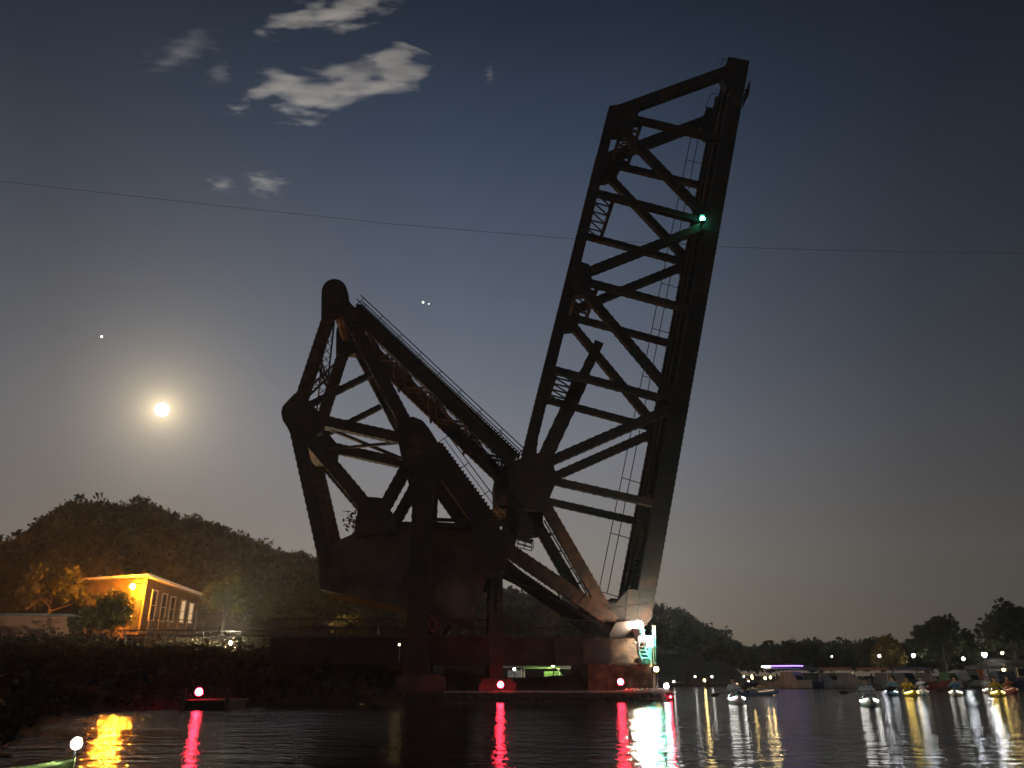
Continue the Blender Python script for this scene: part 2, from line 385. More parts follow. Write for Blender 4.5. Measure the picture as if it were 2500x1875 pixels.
for q in range(8):
    a, b = B0+axis*L*q/8, B0+axis*L*(q+1)/8
    fl.beam(a-perp*.2, b+N*LW-perp*.2, .2, .12, perp); fl.beam(a+N*LW-perp*.33, b-perp*.33, .2, .12, perp)
leaf = attach(fl, 'lift_span', STEEL, bridge)
P_ = [((1508, 282), (1778, 346)), ((1437, 467), (1738, 547)), ((1395, 679), (1698, 760)), ((1338, 900), (1656, 984)), ((1300, 1163), (1606, 1232))]
Dg = [((1498, 297), (1735, 541)), ((1405, 677), (1735, 548)), ((1412, 694), (1655, 981)), ((1292, 1149), (1655, 990))]
gus = [[(1486, 266), (1530, 262), (1560, 268), (1556, 286), (1541, 318), (1512, 334), (1472, 332)],
       [(1391, 645), (1415, 645), (1437, 652), (1442, 687), (1438, 722), (1398, 726), (1373, 722)],
       [(1258, 1128), (1303, 1109), (1346, 1115), (1348, 1135), (1357, 1164), (1354, 1186), (1337, 1227), (1324, 1250), (1280, 1245), (1248, 1205), (1238, 1155)],
       [(1775, 147), (1826, 157), (1812, 232), (1772, 222), (1758, 196)],
       [(1716, 515), (1752, 530), (1748, 575), (1712, 570)], [(1634, 955), (1672, 960), (1668, 1020), (1630, 1016)],
       [(1476, 1478), (1500, 1474), (1532, 1440), (1593, 1446), (1588, 1510), (1566, 1538), (1540, 1548), (1506, 1546), (1472, 1518)]]
for k in (0, 1):
    m = MB().member(lp(1497, 268, k), lp(1300, 1068, k), .66, .62); m.member(lp(1300, 1068, k), lp(1290, 1135, k), .68, .60); attach(m, 'top_chord', STEEL, leaf)
    m = MB().member(lp(*cA, k), lp(*cB, k), 1.0, .66); attach(m, 'bottom_chord', STEEL, leaf)
    attach(MB().member(lp(1490, 281, k), lp(1792, 171, k), .78, .58), 'end_post', STEEL, leaf)
    attach(MB().member(lp(1318, 1213, k), lp(1492, 1515, k), .64, .56), 'hip_leg', RUST if k == 0 else STEEL, leaf)
    for a, b in P_: attach(MB().member(lp(*a, k), lp(*b, k), .42, .44, .6), 'post', STEEL, leaf)
    for a, b in Dg: attach(MB().member(lp(*a, k), lp(*b, k), .54, .50, .5), 'diagonal', STEEL, leaf)
    for gi, gp in enumerate(gus): attach(MB().prism([lp(*q, k) for q in gp], N, .72), 'gusset_plate', STEEL, leaf)
for k in (0, 1):
    so_ = -.39 if k == 0 else .39
    m = MB()
    for a, b in (((1484, 1488), (1580, 1478)), ((1500, 1540), (1575, 1516)), ((1530, 1446), (1522, 1544)), ((1560, 1450), (1552, 1540))): m.beam(lp(*a, k, so_), lp(*b, k, so_), .09, .08)
    attach(m, 'heel_stiffener', STEEL, leaf)
# sway frames: laced cross panels under the top chord
for i, (a, b) in enumerate(P_[:4]):
    u = (lp(*b)-lp(*a)).normalized(); c = lp(*a)+u*1.15
    m = MB()
    m.beam(c+u*.62, c+u*.62+N*LW, .22, .26, u); m.beam(c-u*.6, c-u*.6+N*LW, .2, .26, u)
    nb = 5 if i else 9
    for q in range(nb):
        p0, p1 = c+N*LW*(q/nb), c+N*LW*((q+1)/nb)
        m.beam(p0+u*.62, p0-u*.62, .09, .07, N); m.beam(p0-u*.62, p1+u*.62, .09, .07, u.cross(N))
        if i == 0: m.beam(p0+u*.62+axis*.03, p1-u*.62+axis*.03, .09, .05, u.cross(N))
    m.beam(c+u*.6, lp(*a)+u*3.6+N*.2, .13, .1, N); m.beam(c+u*.6+N*LW, lp(*a)+u*3.6+N*(LW-.2), .13, .1, N)
    attach(m, 'sway_frame', RUST if i in (2,) else STEEL, leaf)
# top lateral bracing between the two top chords
m = MB(); ta, tb = lp(1497, 290), lp(1300, 1060)
for q in range(6):
    a, b = ta.lerp(tb, q/6), ta.lerp(tb, (q+1)/6)
    m.beam(a, b+N*LW, .2, .14, perp); m.beam(a+N*LW, b, .2, .14, perp)
attach(m, 'lateral_bracing', STEEL, leaf)
# walkway railing along the far edge of the leaf
m = MB(); off = LO+LW+.45
ra, rb = BP(1694, 298, off), BP(1462, 1443, off); ia, ib = BP(1712, 302, off), BP(1482, 1450, off)
m.tube(ra, rb, .03); m.tube(ia, ib, .03)
for q in range(11):
    t = q/10; a = ra.lerp(rb, t); m.tube(a, a+(BP(1724, 306, off)-ra)*1.3, .028)
attach(m, 'railing', DARKSTEEL, leaf)
m = MB(); r1_, r2_ = BP(1737, 228, LO+LW), BP(1722, 262, LO+LW)
m.tube(r1_, r2_, .03); m.tube(r1_, r1_+AX*.5, .03); m.tube(r2_, r2_+AX*.5, .03); attach(m, 'end_rail', DARKSTEEL, leaf)
# tip shoe on the deck side
m = MB(); m.prism([BP(1830, 198, .6), BP(1826, 236, .6), BP(1813, 262, .6), BP(1818, 228, .6)], N, .5)
m.beam(BP(1806, 215, .6), BP(1824, 222, .6), .06, .1); m.beam(BP(1801, 240, .6), BP(1818, 247, .6), .06, .1); attach(m, 'locking_shoe', STEEL, leaf)
m = MB(); m.tube(BP(1762, 158, 3), BP(1768, 143, 3), .03); m.tube(BP(1752, 147, 3), BP(1776, 143, 3), .02); attach(m, 'tip_bracket', DARKSTEEL, leaf)
# green signal lamp
gl = MB(); gc = BP(1715, 534, LO-.75); gl.tube(gc+Z*.22, gc+Z*.32, .18, 10); gl.tube(gc-Z*.3, gc-Z*.2, .18, 10); gl.beam(gc-Z*.26, gc-Z*.26+N*.5, .1, .1)
for a in range(4): gl.tube(gc+AX*.17*math.cos(a*1.57)+N*.17*math.sin(a*1.57)-Z*.25, gc+AX*.17*math.cos(a*1.57)+N*.17*math.sin(a*1.57)+Z*.25, .012, 4)
glo = attach(gl, 'signal_lamp', DARKSTEEL, leaf); tag(glo, 'green signal lamp glowing on the raised span')
gg = MB().sphere(gc, .17, 10, 6); gg_o = gg.build('lens', emit('green_glow', (.10, 1, .55), 38), leaf, HEEL)

# --- counterweight frame
CO, CW = 0.0, 6.0
def c_(px, py, k=0): return BP(px, py, CO)+N*CW*k
cwf = MB()
def lat(m, a, b, w_=.2, d_=.16): m.beam(a, b, w_, d_, Z)
lat(cwf, c_(745, 1023, 0), c_(1000, 1070, 1)); lat(cwf, c_(745, 1023, 1)-Z*.2, c_(1000, 1070, 0)-Z*.2)
lat(cwf, c_(740, 1070), c_(740, 1070, 1), .5, .5); lat(cwf, c_(720, 1010), c_(720, 1010, 1), .6, .6); lat(cwf, c_(1000, 1085), c_(1000, 1085, 1), .7, .7)
lat(cwf, c_(819, 745), c_(819, 745, 1), .5, .5)
cwf.laced(c_(806, 785), c_(735, 985, 1), AX, .5, 14, .045); cwf.laced(c_(735, 975), c_(806, 785, 1), AX, .5, 14, .045)
cwf.laced(c_(775, 880), c_(775, 880, 1), Z, .6, 8, .045)
cwf.laced(c_(880, 825)+N*.1, c_(985, 1025, 1), AX, .5, 14, .045)
frame = attach(cwf, 'counterweight_frame', RUST, bridge)
def arc(cx, cy, r, a0, a1, k): return [(cx+r*math.cos(R(a0+(a1-a0)*i/k)), cy-r*math.sin(R(a0+(a1-a0)*i/k))) for i in range(k+1)]
head = [(787, 782), (788, 722)]+arc(819, 720, 31, 178, 2, 10)+[(853, 742), (872, 762), (882, 800), (862, 800), (842, 777), (815, 775)]
bulge = [(723, 966), (708, 982), (694, 997), (690, 1012), (694, 1032), (706, 1050), (715, 1072), (752, 1075), (786, 1055), (789, 1020), (772, 1000), (752, 978)]
for k in (0, 1):
    attach(MB().prism([c_(*q, k) for q in head], N, .9), 'peak_head', STEEL, frame)
    attach(MB().prism([c_(*q, k) for q in bulge], N, .86), 'rear_node', STEEL, frame)
    attach(MB().member(c_(806, 765, k), c_(729, 998, k), .66, .6), 'rear_upper_leg', RUST, frame)
    m = MB().member(c_(848, 765, k), c_(1008, 1068, k), .76, .62); attach(m, 'front_leg', STEEL, frame)
    attach(MB().beam(c_(930, 950, k)-N*.36, c_(985, 1040, k)-N*.36, .24, .04), 'lacing_panel', RUST, frame); attach(MB().beam(c_(862, 812, k)-N*.36, c_(900, 880, k)-N*.36, .2, .04), 'lacing_panel', RUST, frame)
    attach(MB().member(c_(722, 1014, k), c_(1000, 1076, k), .62, .58), 'rear_strut', STEEL, frame)
    attach(MB().member(c_(721, 1035, k), c_(796, 1368, k), .74, .6), 'rear_lower_leg', RUST if k else STEEL, frame)
    attach(MB().member(c_(733, 1043, k), c_(922, 1268, k), .76, .54), 'brace', STEEL, frame)
    attach(MB().member(c_(1012, 1108, k), c_(926, 1262, k), .68, .54), 'brace', STEEL, frame)
    attach(MB().member(c_(733, 1000, k), c_(906, 914, k), .34, .34, .6), 'sub_strut', STEEL, frame)
    attach(MB().prism([c_(*q, k) for q in ((878, 1232), (904, 1216), (930, 1218), (962, 1258), (972, 1300), (865, 1310))], N, .7), 'gusset_plate', STEEL, frame)
    attach(MB().prism([c_(*q, k) for q in ((968, 1058), (980, 1030), (1008, 1022), (1030, 1030), (1046, 1062), (1040, 1120), (1012, 1150), (985, 1140))], N, .8), 'trunnion_plate', STEEL, frame)
# concrete counterweight
cpoly = [(781, 1438), (776, 1372), (800, 1338), (826, 1318), (884, 1292), (990, 1272), (1100, 1282), (1190, 1300), (1206, 1360), (1182, 1430), (1153, 1519), (995, 1487)]
m = MB(); m.prism([c_(*q)+N*(CW/2) for q in [(W2+(a-W2), b) for a, b in cpoly]], N, .01) if False else None
m = MB(); ppts = [c_(*q) for q in cpoly]; k_ = len(ppts)
m.add([q+N*.10 for q in ppts]+[q+N*(CW-.10) for q in ppts], [tuple(range(k_)), tuple(range(2*k_-1, k_-1, -1))]+[(i, k_+i, k_+(i+1) % k_, (i+1) % k_) for i in range(k_)])
cw = attach(m, 'counterweight', CONC, bridge); tag(cw, 'huge stained concrete counterweight block')
# weed sapling rooted on the block
sp_b = c_(884, 1296, .3)
m = MB(); tip = c_(850, 1258, .3); m.path([sp_b, c_(868, 1275, .3), tip], .03, 5); m.path([c_(868, 1275, .3), c_(872, 1252, .3)], .02, 5)
C = np.concatenate([np.array(c_(853, 1256, .3))+rng.normal(0, .33, (60, 3)), np.array(c_(868, 1270, .3))+rng.normal(0, .35, (45, 3)), np.array(c_(862, 1300, .3))+rng.normal(0, .2, (20, 3))])
sap = thing('sapling', sp_b, 'small leafy sapling growing on top of the counterweight', 'plant')
m.build('stem', BARK, sap, sp_b); np_mesh('leaves', leaf_quads(C-np.array(sp_b), .14), q4(len(C)), LEAF2, parent=sap)

# --- link arms
def kp(px, py, k=0): return BP(px, py, .05)+N*(5.9*k)
for k in (0, 1):
    la, lbb = kp(862, 760, k), kp(1250, 1128, k)
    lk = attach(MB().member(la, lbb, .66, .5), 'link_arm', STEEL, bridge)
    u = (lbb-la).normalized(); v = N.cross(u).normalized(); v = v if v.z > 0 else -v
    m = MB(); ns = 62
    for q in range(ns):
        c = la.lerp(lbb, (q+.5)/ns)+v*.47; m.boxax(c, (AX, N, Z), (.2, .42, .03)); m.boxax(c-Z*.09+AX*.15, (AX, N, Z), (.03, .42, .09))
    m.beam(la+v*.345-N*.40, lbb+v*.345-N*.40, .14, .04); m.beam(la+v*.345+N*.40, lbb+v*.345+N*.40, .14, .04)
    attach(m, 'stair', STEEL, lk)
    m = MB()
    for sd in (-.44, .44):
        for h_ in (.62, .98): m.tube(la+v*h_+N*sd-u*.3, lbb+v*h_+N*sd, .032, 5)
        for q in range(9):
            c = la.lerp(lbb, q/8); m.tube(c+v*.36+N*sd, c+v*.98+N*sd, .032, 5)
        m.path([lbb+v*.98+N*sd, lbb+v*.98+AX*.7+N*sd, lbb+AX*.75-Z*.2+N*sd], .022, 5)
    attach(m, 'handrail', DARKSTEEL, lk)
m = MB(); la, lbb = kp(885, 790), kp(1235, 1125)
u = (lbb-la).normalized(); v = N.cross(u).normalized()
for q in range(4):
    a, b = la.lerp(lbb, q/4), la.lerp(lbb, (q+1)/4)
    m.laced(a, b+N*5.9, u, .42, 12, .045); m.laced(a+N*5.9, b, u, .42, 12, .045)
for q in range(5):
    a = la.lerp(lbb, q/4); m.laced(a, a+N*5.9, u, .5, 9, .05)
    m.laced(a-v*.0+N*.3, a+N*5.6, v, .8, 8, .05)
attach(m, 'link_bracing', RUST, bridge)
# --- operating strut
m = MB().member(BP(1462, 838, 2.6), BP(1415, 938, 2.6), .62, .6, .8); m.member(BP(1423, 920, 2.6), BP(1330, 1118, 2.6), .92, .7, .8)
attach(m, 'operating_strut', STEEL, bridge)

# --- fixed tower
TO, TW = -.72, 7.42
def tp(px, py, k=0): return BP(px, py, TO)+N*TW*k
m = MB()
m.beam(tp(1035, 1130), tp(1035, 1130, 1), .7, .8, Z); m.beam(tp(1190, 1300), tp(1190, 1300, 1), .7, .8, Z)
m.beam(tp(1215, 1420), tp(1215, 1420, 1), .4, .5, Z); m.beam(tp(1055, 1268), tp(1150, 1272), .16, .3); m.beam(tp(1055, 1281), tp(1165, 1288), .3, .3)
m.beam(tp(1225, 1360), tp(1480, 1528, 1), .2, .2, Z); m.beam(tp(1225, 1360, 1), tp(1480, 1528), .2, .2, Z)
tower = attach(m, 'tower', STEEL, bridge)
for k in (0, 1):
    pt = tp(1038, 1085, k); pb = V((pt.x, pt.y, 1.0)); x = MB().member(pt, pb, 1.12, .9, .6); x.beam(pb+Z*2.2, pb-Z*.2, 1.12, .96, None, 1.5)
    x.beam(pb+AX*.5+Z*1.6, pb+AX*1.6+Z*3.1, .3, .5); attach(x, 'tower_post', STEEL, tower)
    attach(MB().member(tp(1046, 1090, k), tp(1204, 1310, k), 1.08, .7), 'inclined_leg', STEEL, tower)
    attach(MB().member(tp(1215, 1326, k), tp(1500, 1520, k), .74, .6), 'lower_leg', RUST if k == 0 else STEEL, tower)
    attach(MB().prism([tp(*q, k) for q in ((1150, 1285), (1222, 1296), (1245, 1326), (1242, 1362), (1230, 1396), (1205, 1412), (1182, 1410), (1166, 1350))], N, .8), 'knee_plate', STEEL, tower)
    attach(MB().prism([tp(*q, k) for q in ((972, 1062), (985, 1035), (1012, 1024), (1034, 1034), (1050, 1054), (1065, 1078), (1067, 1100), (1060, 1150), (1008, 1160), (984, 1120))], N, .98), 'trunnion_bearing', STEEL, tower)
    kt = tp(1213, 1400, k); kb = V((kt.x, kt.y, 1.15)); x = MB()
    for s_ in (-.23, .23): x.beam(kt+AX*s_, kb+AX*s_+Z*2.2, .18, .5)
    for q in range(7): c = kt.lerp(kb+Z*2.2, q/7+.05); x.boxax(c, (AX, N, Z), (.3, .2, .05))
    x.beam(kb+Z*3.0, kb+Z*2.0, .68, .56, None, .86); x.beam(kb+Z*2.0, kb-Z*.6, .86, .6, None, .6); attach(x, 'knee_post', STEEL, tower)
# stair and handrail on the near inclined leg and the far lower leg
def stair_run(a, b, ns, vofs, name, rail):
    u = (b-a).normalized(); v = N.cross(u).normalized(); v = v if v.z > 0 else -v
    m = MB()
    for q in range(ns):
        c = a.lerp(b, (q+.5)/ns)+v*vofs; m.boxax(c, (AX, N, Z), (.17, .36, .025)); m.boxax(c-Z*.07-AX*.1, (AX, N, Z), (.02, .36, .08))
    m.beam(a+v*(vofs-.07)-N*.37, b+v*(vofs-.07)-N*.37, .16, .04); attach(m, name, STEEL, tower)
    m = MB()
    for h_ in rail[:-1]: m.tube(a+v*h_-N*.36, b+v*h_-N*.36, .024, 5)
    m.tube(a+v*rail[-1]-N*.36, b+v*rail[-1]-N*.36, .032, 5)
    k = max(2, int((b-a).length/1.7))
    for q in range(k+1): c = a.lerp(b, q/k); m.tube(c+v*vofs-N*.36, c+v*rail[-1]-N*.36, .024, 5)
    attach(m, 'handrail', DARKSTEEL, tower)
    return m
stair_run(tp(1055, 1095), tp(1206, 1300), 24, .52, 'stair', (.85, 1.15))
stair_run(tp(1240, 1345, 1), tp(1430, 1475, 1), 26, .46, 'stair', (.8, 1.15))
m = MB(); hub = BP(1015, 1085, TO-.55); m.tube(hub, hub+N*.5, .62, 20); m.tube(hub-N*.12, hub, .3, 14); attach(m, 'trunnion_pin', RUST, tower)
attach(MB().tube(hub+N*8.0, hub+N*8.6, .62, 20), 'trunnion_pin', RUST, tower)
# --- machinery at the strut
MO = 2.9
m = MB(); m.prism([BP(*q, MO) for q in ((1204, 1185), (1238, 1140), (1300, 1150), (1320, 1250), (1318, 1300), (1266, 1306), (1240, 1290), (1206, 1236))], N, 3.6)
m.beam(BP(1252, 1270, MO-1), BP(1232, 1345, MO-1), 1.0, .7); m.beam(BP(1252, 1270, MO+2), BP(1232, 1345, MO+2), .7, .7)
m.beam(BP(1285, 1300, MO-1.3), BP(1318, 1296, MO-1.3), .6, 1.0)
mach = attach(m, 'machinery_frame', STEEL, bridge)
def gear(c, r, t, teeth=18):
    g_ = MB(); c = V(c); g_.tube(c, c+N*t, r*.9, 20); g_.tube(c-N*.05, c+N*(t+.05), r*.25, 10)
    for q in range(teeth):
        a = 2*math.pi*q/teeth; d = AX*math.cos(a)+Z*math.sin(a); tt = AX*-math.sin(a)+Z*math.cos(a); g_.boxax(c+d*r*.95+N*t/2, (d, tt, N), (r*.09, r*.09, t/2))
    return g_
for px, py, r in ((1272, 1290, .34), (1290, 1286, .28), (1281, 1303, .22), (1294, 1302, .2)): attach(gear(BP(px, py, MO-2.3), r, .2), 'gear', STEEL, mach)
a, b = BP(1205, 1250, MO-1.7), BP(1236, 1254, MO-1.7)
m = MB(); m.tube(a, b, .28, 16); m.tube(a-AX*.08, a, .2, 12); m.boxax(a.lerp(b, .5)-Z*.28, (AX, N, Z), (.3, .3, .05)); attach(m, 'motor', ORMETAL, mach)
m = MB(); m.boxax(BP(1224, 1222, MO-1.9), (AX, N, Z), (.4, .15, .3)); m.boxax(BP(1216, 1207, MO-1.9), (AX, N, Z), (.18, .15, .1)); attach(m, 'control_box', RUST, mach)
m = MB(); pa, pb_ = BP(1262, 1312, MO-1.5), BP(1300, 1322, MO-1.5)
m.beam(pa, pb_, .1, 1.0); dn = BP(1262, 1332, MO-1.5)-pa
for sd in (-.5, .5):
    for s_ in (.5, 1.0): m.tube(pa+N*sd+dn*s_+AX*.05, pb_+N*sd+dn*s_, .025, 5)
    for s_ in (0.05, .5, 1): q_ = pa.lerp(pb_, s_)+N*sd; m.tube(q_, q_+dn, .025, 5)
attach(m, 'service_platform', DARKSTEEL, mach)
m = MB(); q_ = BP(1318, 1270, 2.5); m.tube(q_, BP(1425, 1452, 2.5), .05); m.tube(q_+AX*.25, BP(1433, 1450, 2.5), .05)
for s_ in (.2, .42, .66, .85): c = q_.lerp(BP(1425, 1452, 2.5), s_); m.boxax(c+AX*.12, (AX, N, Z), (.16, .05, .05))
m.tube(BP(1322, 1297, 2.5), BP(1352, 1304, 2.5), .04); attach(m, 'conduit', DARKSTEEL, mach)

# ------------------------------------------------------------------ approach span
AO = -.5
def at(s, off, z): return AX*s+N*(D0+off)+V((0, 0, z))
sR = BP(1492, 1590, AO).dot(AX); sL = -10.0
S0 = at(-5, 0, 0)
span = thing('approach_span', S0, 'low dark plate girder railway span with railing leading to the drawbridge', 'bridge')
for off in (AO, AO+6.6):
    m = MB(); zc = (1.73+3.07)/2
    m.beam(at(sL, off, zc), at(sR, off, zc), 1.34, .10)
    m.beam(at(sL, off, 3.03), at(sR, off, 3.03), .07, .42); m.beam(at(sL, off, 1.77), at(sR, off, 1.77), .07, .42)
    q = sL
    while q < sR: m.boxax(at(q, off-.1, zc), (AX, N, Z), (.05, .10, .62)); q += 1.5
    m.build('girder', STEEL, span, S0)
m = MB()
q = sL
while q < sR-.3: m.boxax(at(q, 2.8, 3.10), (AX, N, Z), (.11, 2.9, .08)); q += .55
for s_ in (-.75, .75): m.boxax(at((sL+sR)/2, 2.8+s_, 3.26), (AX, N, Z), ((sR-sL)/2, .04, .08))
m.build('track', WOOD, span, S0)
for off in (-.75, 6.4):
    m = MB()
    for z_ in (3.50, 3.97): m.tube(at(sL, off, z_), at(sR-1.0, off, z_), .035, 6)
    q = sL+.1
    while q < sR-1: m.tube(at(q, off, 3.0), at(q, off, 3.97), .03, 6); q += 2.1
    m.build('railing', DARKSTEEL, span, S0)
m = MB(); c = at(5.2, -.85, 3.25)
pts = [c+AX*(.28*math.cos(R(a)))+Z*(.28*math.sin(R(a))) for a in range(0, 181, 20)]; m.path(pts, .025, 5); m.build('cable_loop', BLACKR, span, S0)
m = MB(); c = at(-1.55, -.9, 3.68)
m.path([c+AX*(.22*math.cos(R(a)))+Z*(.3*math.sin(R(a))) for a in range(0, 361, 30)], .04, 6)
lf = m.build('life_ring', REDH, None, c); tag(lf, 'small red life ring hung on the span railing beside the knee post', 'life ring')

# ------------------------------------------------------------------ piers, fender
pc = BP(1500, 1640, 0); pier = thing('bridge_pier', V((pc.x, pc.y, 0)), 'stained concrete pier carrying the heel of the raised span', 'pier')
def bprism(m, pxpoly, off0, off1):
    a = [BP(*q, off0) for q in pxpoly]; a = [q for q in a]; d = N*(off1-off0); k = len(a)
    m.add(a+[q+d for q in a], [tuple(range(k)), tuple(range(2*k-1, k-1, -1))]+[(i, k+i, k+(i+1) % k, (i+1) % k) for i in range(k)]); return m
m = bprism(MB(), [(1436, 1700), (1436, 1562), (1470, 1556), (1548, 1556), (1556, 1600), (1590, 1630), (1592, 1700)], -.4, 6.6); m.build('pier_body', PALECONC, pier, pier.location)
for o0_ in (-1.25, 6.4): bprism(MB(), [(1488, 1557), (1488, 1548), (1504, 1520), (1545, 1516), (1560, 1530), (1562, 1557)], o0_, o0_+.8).build('heel_bearing', STEEL, pier, pier.location)
m = bprism(MB(), [(1488, 1625), (1488, 1618), (1586, 1622), (1588, 1632)], -.9, -.42); m.build('ledge', PALECONC, pier, pier.location)
tbp = tp(1030, 1600); tpier = thing('tower_footing', V((tbp.x, tbp.y, .4)), 'low concrete footing under the tower post on the bank', 'pier')
for k in (0, 1):
    q = tp(1030, 1600, k); m = MB(); m.boxax(V((q.x, q.y, .5)), (AX, N, Z), (1.25, 1.0, .62)); m.boxax(V((q.x, q.y, 1.16)), (AX, N, Z), (.95, .75, .06)); m.build('footing_block', CONC, tpier, tpier.location)
q = tp(1213, 1640); kpier = thing('knee_footing', V((q.x, q.y, 0)), 'dark concrete footing under the slim knee post by the red lamp', 'pier')
for k in (0, 1):
    q = tp(1213, 1640, k); m = MB(); m.boxax(V((q.x, q.y, .1)), (AX, N, Z), (.95, .9, .75)); m.boxax(V((q.x, q.y, .93)), (AX, N, Z), (.8, .7, .1)); m.build('footing_block', CONC, kpier, kpier.location)
# low mud bank under the span
m = MB(); cs = []
for px, py in ((1085, 1630), (1125, 1636), (1165, 1645), (1213, 1653), (1265, 1654), (1320, 1653), (1375, 1648), (1415, 1641), (1445, 1634)):
    c = BP(px, py, 2.0); b = V((c.x, c.y, 0)); j_ = .05*random.uniform(-1, 1)
    cs.append([b-N*2.0+Z*-.4, b-N*1.2+Z*(c.z*.45+j_), b-N*.4+Z*(c.z*.9-j_), b+Z*c.z, b+N*1.0+Z*(c.z*.8+j_), b+N*2.4+Z*-.4])
k_ = 6; m.add([q for r_ in cs for q in r_], [(i*k_+j, i*k_+j+1, (i+1)*k_+j+1, (i+1)*k_+j) for i in range(len(cs)-1) for j in range(k_-1)])
tag(m.build('mud_bank', GROUND, None, None, True), kind='structure')
# timber fender
FO = -3.2
fA, fB = BP(1085, 1692, FO), BP(1641, 1680, FO)
zt = .42
fz = lambda q, z: V((q.x, q.y, z))
fender = thing('timber_fender', fz(fB, 0), 'long low timber fender walkway along the foot of the bridge', 'fender')
m = MB()
for y_ in (0, .38, .76, 1.14): m.beam(fz(fA, zt)+N*y_, fz(fB, zt)+N*y_, .34, .08, Z)
m.build('walkway', PALEWOOD, fender, fender.location)
m = MB()
for z_ in (.22, -.02): m.beam(fz(fA, z_)-N*.2, fz(fB, z_)-N*.2, .2, .14, N)
m.build('waling', WOOD, fender, fender.location)
for q in range(9):
    c = fA.lerp(fB, .015+.97*q/8); x = MB(); x.tube(fz(c, -1.4)-N*.02, fz(c, zt-.06)-N*.02, .17, 10); x.build('pile', STUMP, fender, fender.location)
x = MB(); c = fz(fB, 0)-N*.42-AX*.55; x.tube(c-Z*.1, c+Z*.38, .09, 8); x.tube(c+AX*.08-Z*.15, c+AX*.1+Z*.2, .06, 8); rope = x.build('rope_bumper', ROPE, None, c); tag(rope, 'pale rope bumper hanging at the end of the timber fender', 'bumper')
x = MB(); pts = [fz(fA.lerp(fB, s_), zt+.09+.05*math.sin(i*2.1))+N*(.5+.12*math.sin(i*1.3)) for i, s_ in enumerate(np.linspace(.80, .9, 14))]; x.path(pts, .05, 6)
rp = x.build('mooring_rope', ROPE, None, pts[0]); tag(rp, 'pale mooring rope lying loose on the timber fender', 'rope')
# left dock
dA, dB = GP(446, 1732), GP(558, 1732); dz = .3
dock = thing('dock', V((dA.x, dA.y, 0)), 'small dark floating dock with red lamp below the left bank', 'dock')
m = MB(); dd = (dB-dA).normalized(); dn_ = V((-dd.y, dd.x, 0))
for y_ in np.arange(0, 2.2, .24): m.beam(fz(dA, dz)+dn_*y_, fz(dB, dz)+dn_*y_, .21, .06, Z)
m.build('deck', WOOD, dock, dock.location)
m = MB(); m.boxax(fz(dA.lerp(dB, .5), .12)+dn_*1.05, (dd, dn_, Z), ((dB-dA).length/2-.05, 1.0, .18)); m.build('float', BLACKR, dock, dock.location)
for s_ in (0.02, .98): x = MB(); c = dA.lerp(dB, s_)-dn_*.15; x.tube(fz(c, -1.2), fz(c, .75), .1, 8); x.build('pile', STUMP, dock, dock.location)

# ------------------------------------------------------------------ lamps
RED = emit('red_glow', (1, .022, .05), 115); REDS = emit('red_glow_small', (1, .02, .045), 120)
FLOOD = emit('white_flood', (1, .88, .66), 620); TEAL = emit('teal_glow', (.08, 1, .74), 480)
WARM = emit('warm_glow', (1, .70, .24), 45); WARMD = emit('dim_warm_glow', (1, .66, .25), 22); COOL = emit('cool_glow', (.9, .95, 1), 130); COOLD = emit('dim_cool_glow', (1, .95, .85), 15)
SODIUM = emit('sodium_glow', (1, .28, .012), 10500); PURPLE = emit('purple_glow', (.35, .2, 1), 3.5)
def beacon(base, h, r, mat, label, group):
    t = thing('warning_lamp', base, label, 'lamp', group)
    m = MB().tube((0, 0, 0), (0, 0, h), .045, 8).tube((0, 0, h-.03), (0, 0, h+.02), r*.95, 12).tube((0, 0, h+2*r+.0), (0, 0, h+2*r+.06), r*.6, 12)
    m.path([(r*.9, 0, h), (r*1.15, 0, h+r), (r*.5, 0, h+2*r+.03)], .015, 5); m.build('bracket', BLACKR, t)
    MB().sphere((0, 0, h+r+.01), r, 12, 8).build('lens', mat, t, smooth=True); return t
RG = 'red warning lamps on the fender and dock'
q = BP(1222, 1672, FO-.1); beacon(fz(q, zt+.05), q.z-zt-.2, .15, RED, 'red lamp on the timber fender in front of the knee post', RG)
q = BP(1515, 1665, FO-.1); beacon(fz(q, zt+.05), max(.1, q.z-zt-.2), .15, RED, 'red lamp on the timber fender in front of the heel pier', RG)
q = DP(486, 1688, dA.y+.5); beacon(fz(q, dz+.03), q.z-dz-.2, .145, RED, 'red lamp standing on the small dock below the left bank', RG)
q = BP(1636, 1692, FO-.5); x = thing('marker_lamp', fz(fB, .1)-N*.3-AX*.2, 'small red marker lamp fixed on the outer end of the fender', 'lamp'); MB().box((0, 0, .1), (.07, .03, .07)).build('housing', BLACKR, x); MB().sphere((0, -.07, .1), .05, 8, 6).build('lens', REDS, x)
# floodlight on the heel bearing
def floodlight(pos, aim, r, mat, label, mast=None):
    pos = V(pos); t = thing('floodlight', pos, label, 'lamp'); d = V(aim).normalized()
    m = MB(); m.tube(-d*.32, -d*.02, r*.6, 14, r*1.1); m.tube(-d*.02, d*.03, r*1.15, 14, r*1.15)
    if mast: m.tube(-d*.3, V(mast)-pos, .05, 8)
    m.build('housing', WHITEP, t); MB().sphere(d*(.05+r*.5), r*.85, 12, 8).build('bulb', mat, t, smooth=True); return t
q = BP(1558, 1537, -1.5); floodlight(q, (.12, .05, .95), .30, FLOOD, 'dazzling white floodlight lighting the heel of the raised span', BP(1562, 1600, -1.2))
q = BP(1565, 1551, -1.0); floodlight(q, (.5, -.3, -.75), .2, FLOOD, 'second white floodlight facing down the pier beside the teal signal', BP(1562, 1600, -1.2))
q = BP(1586, 1566, -1.6); t = thing('signal_light', q, 'teal signal light on a white post at the pier corner', 'lamp')
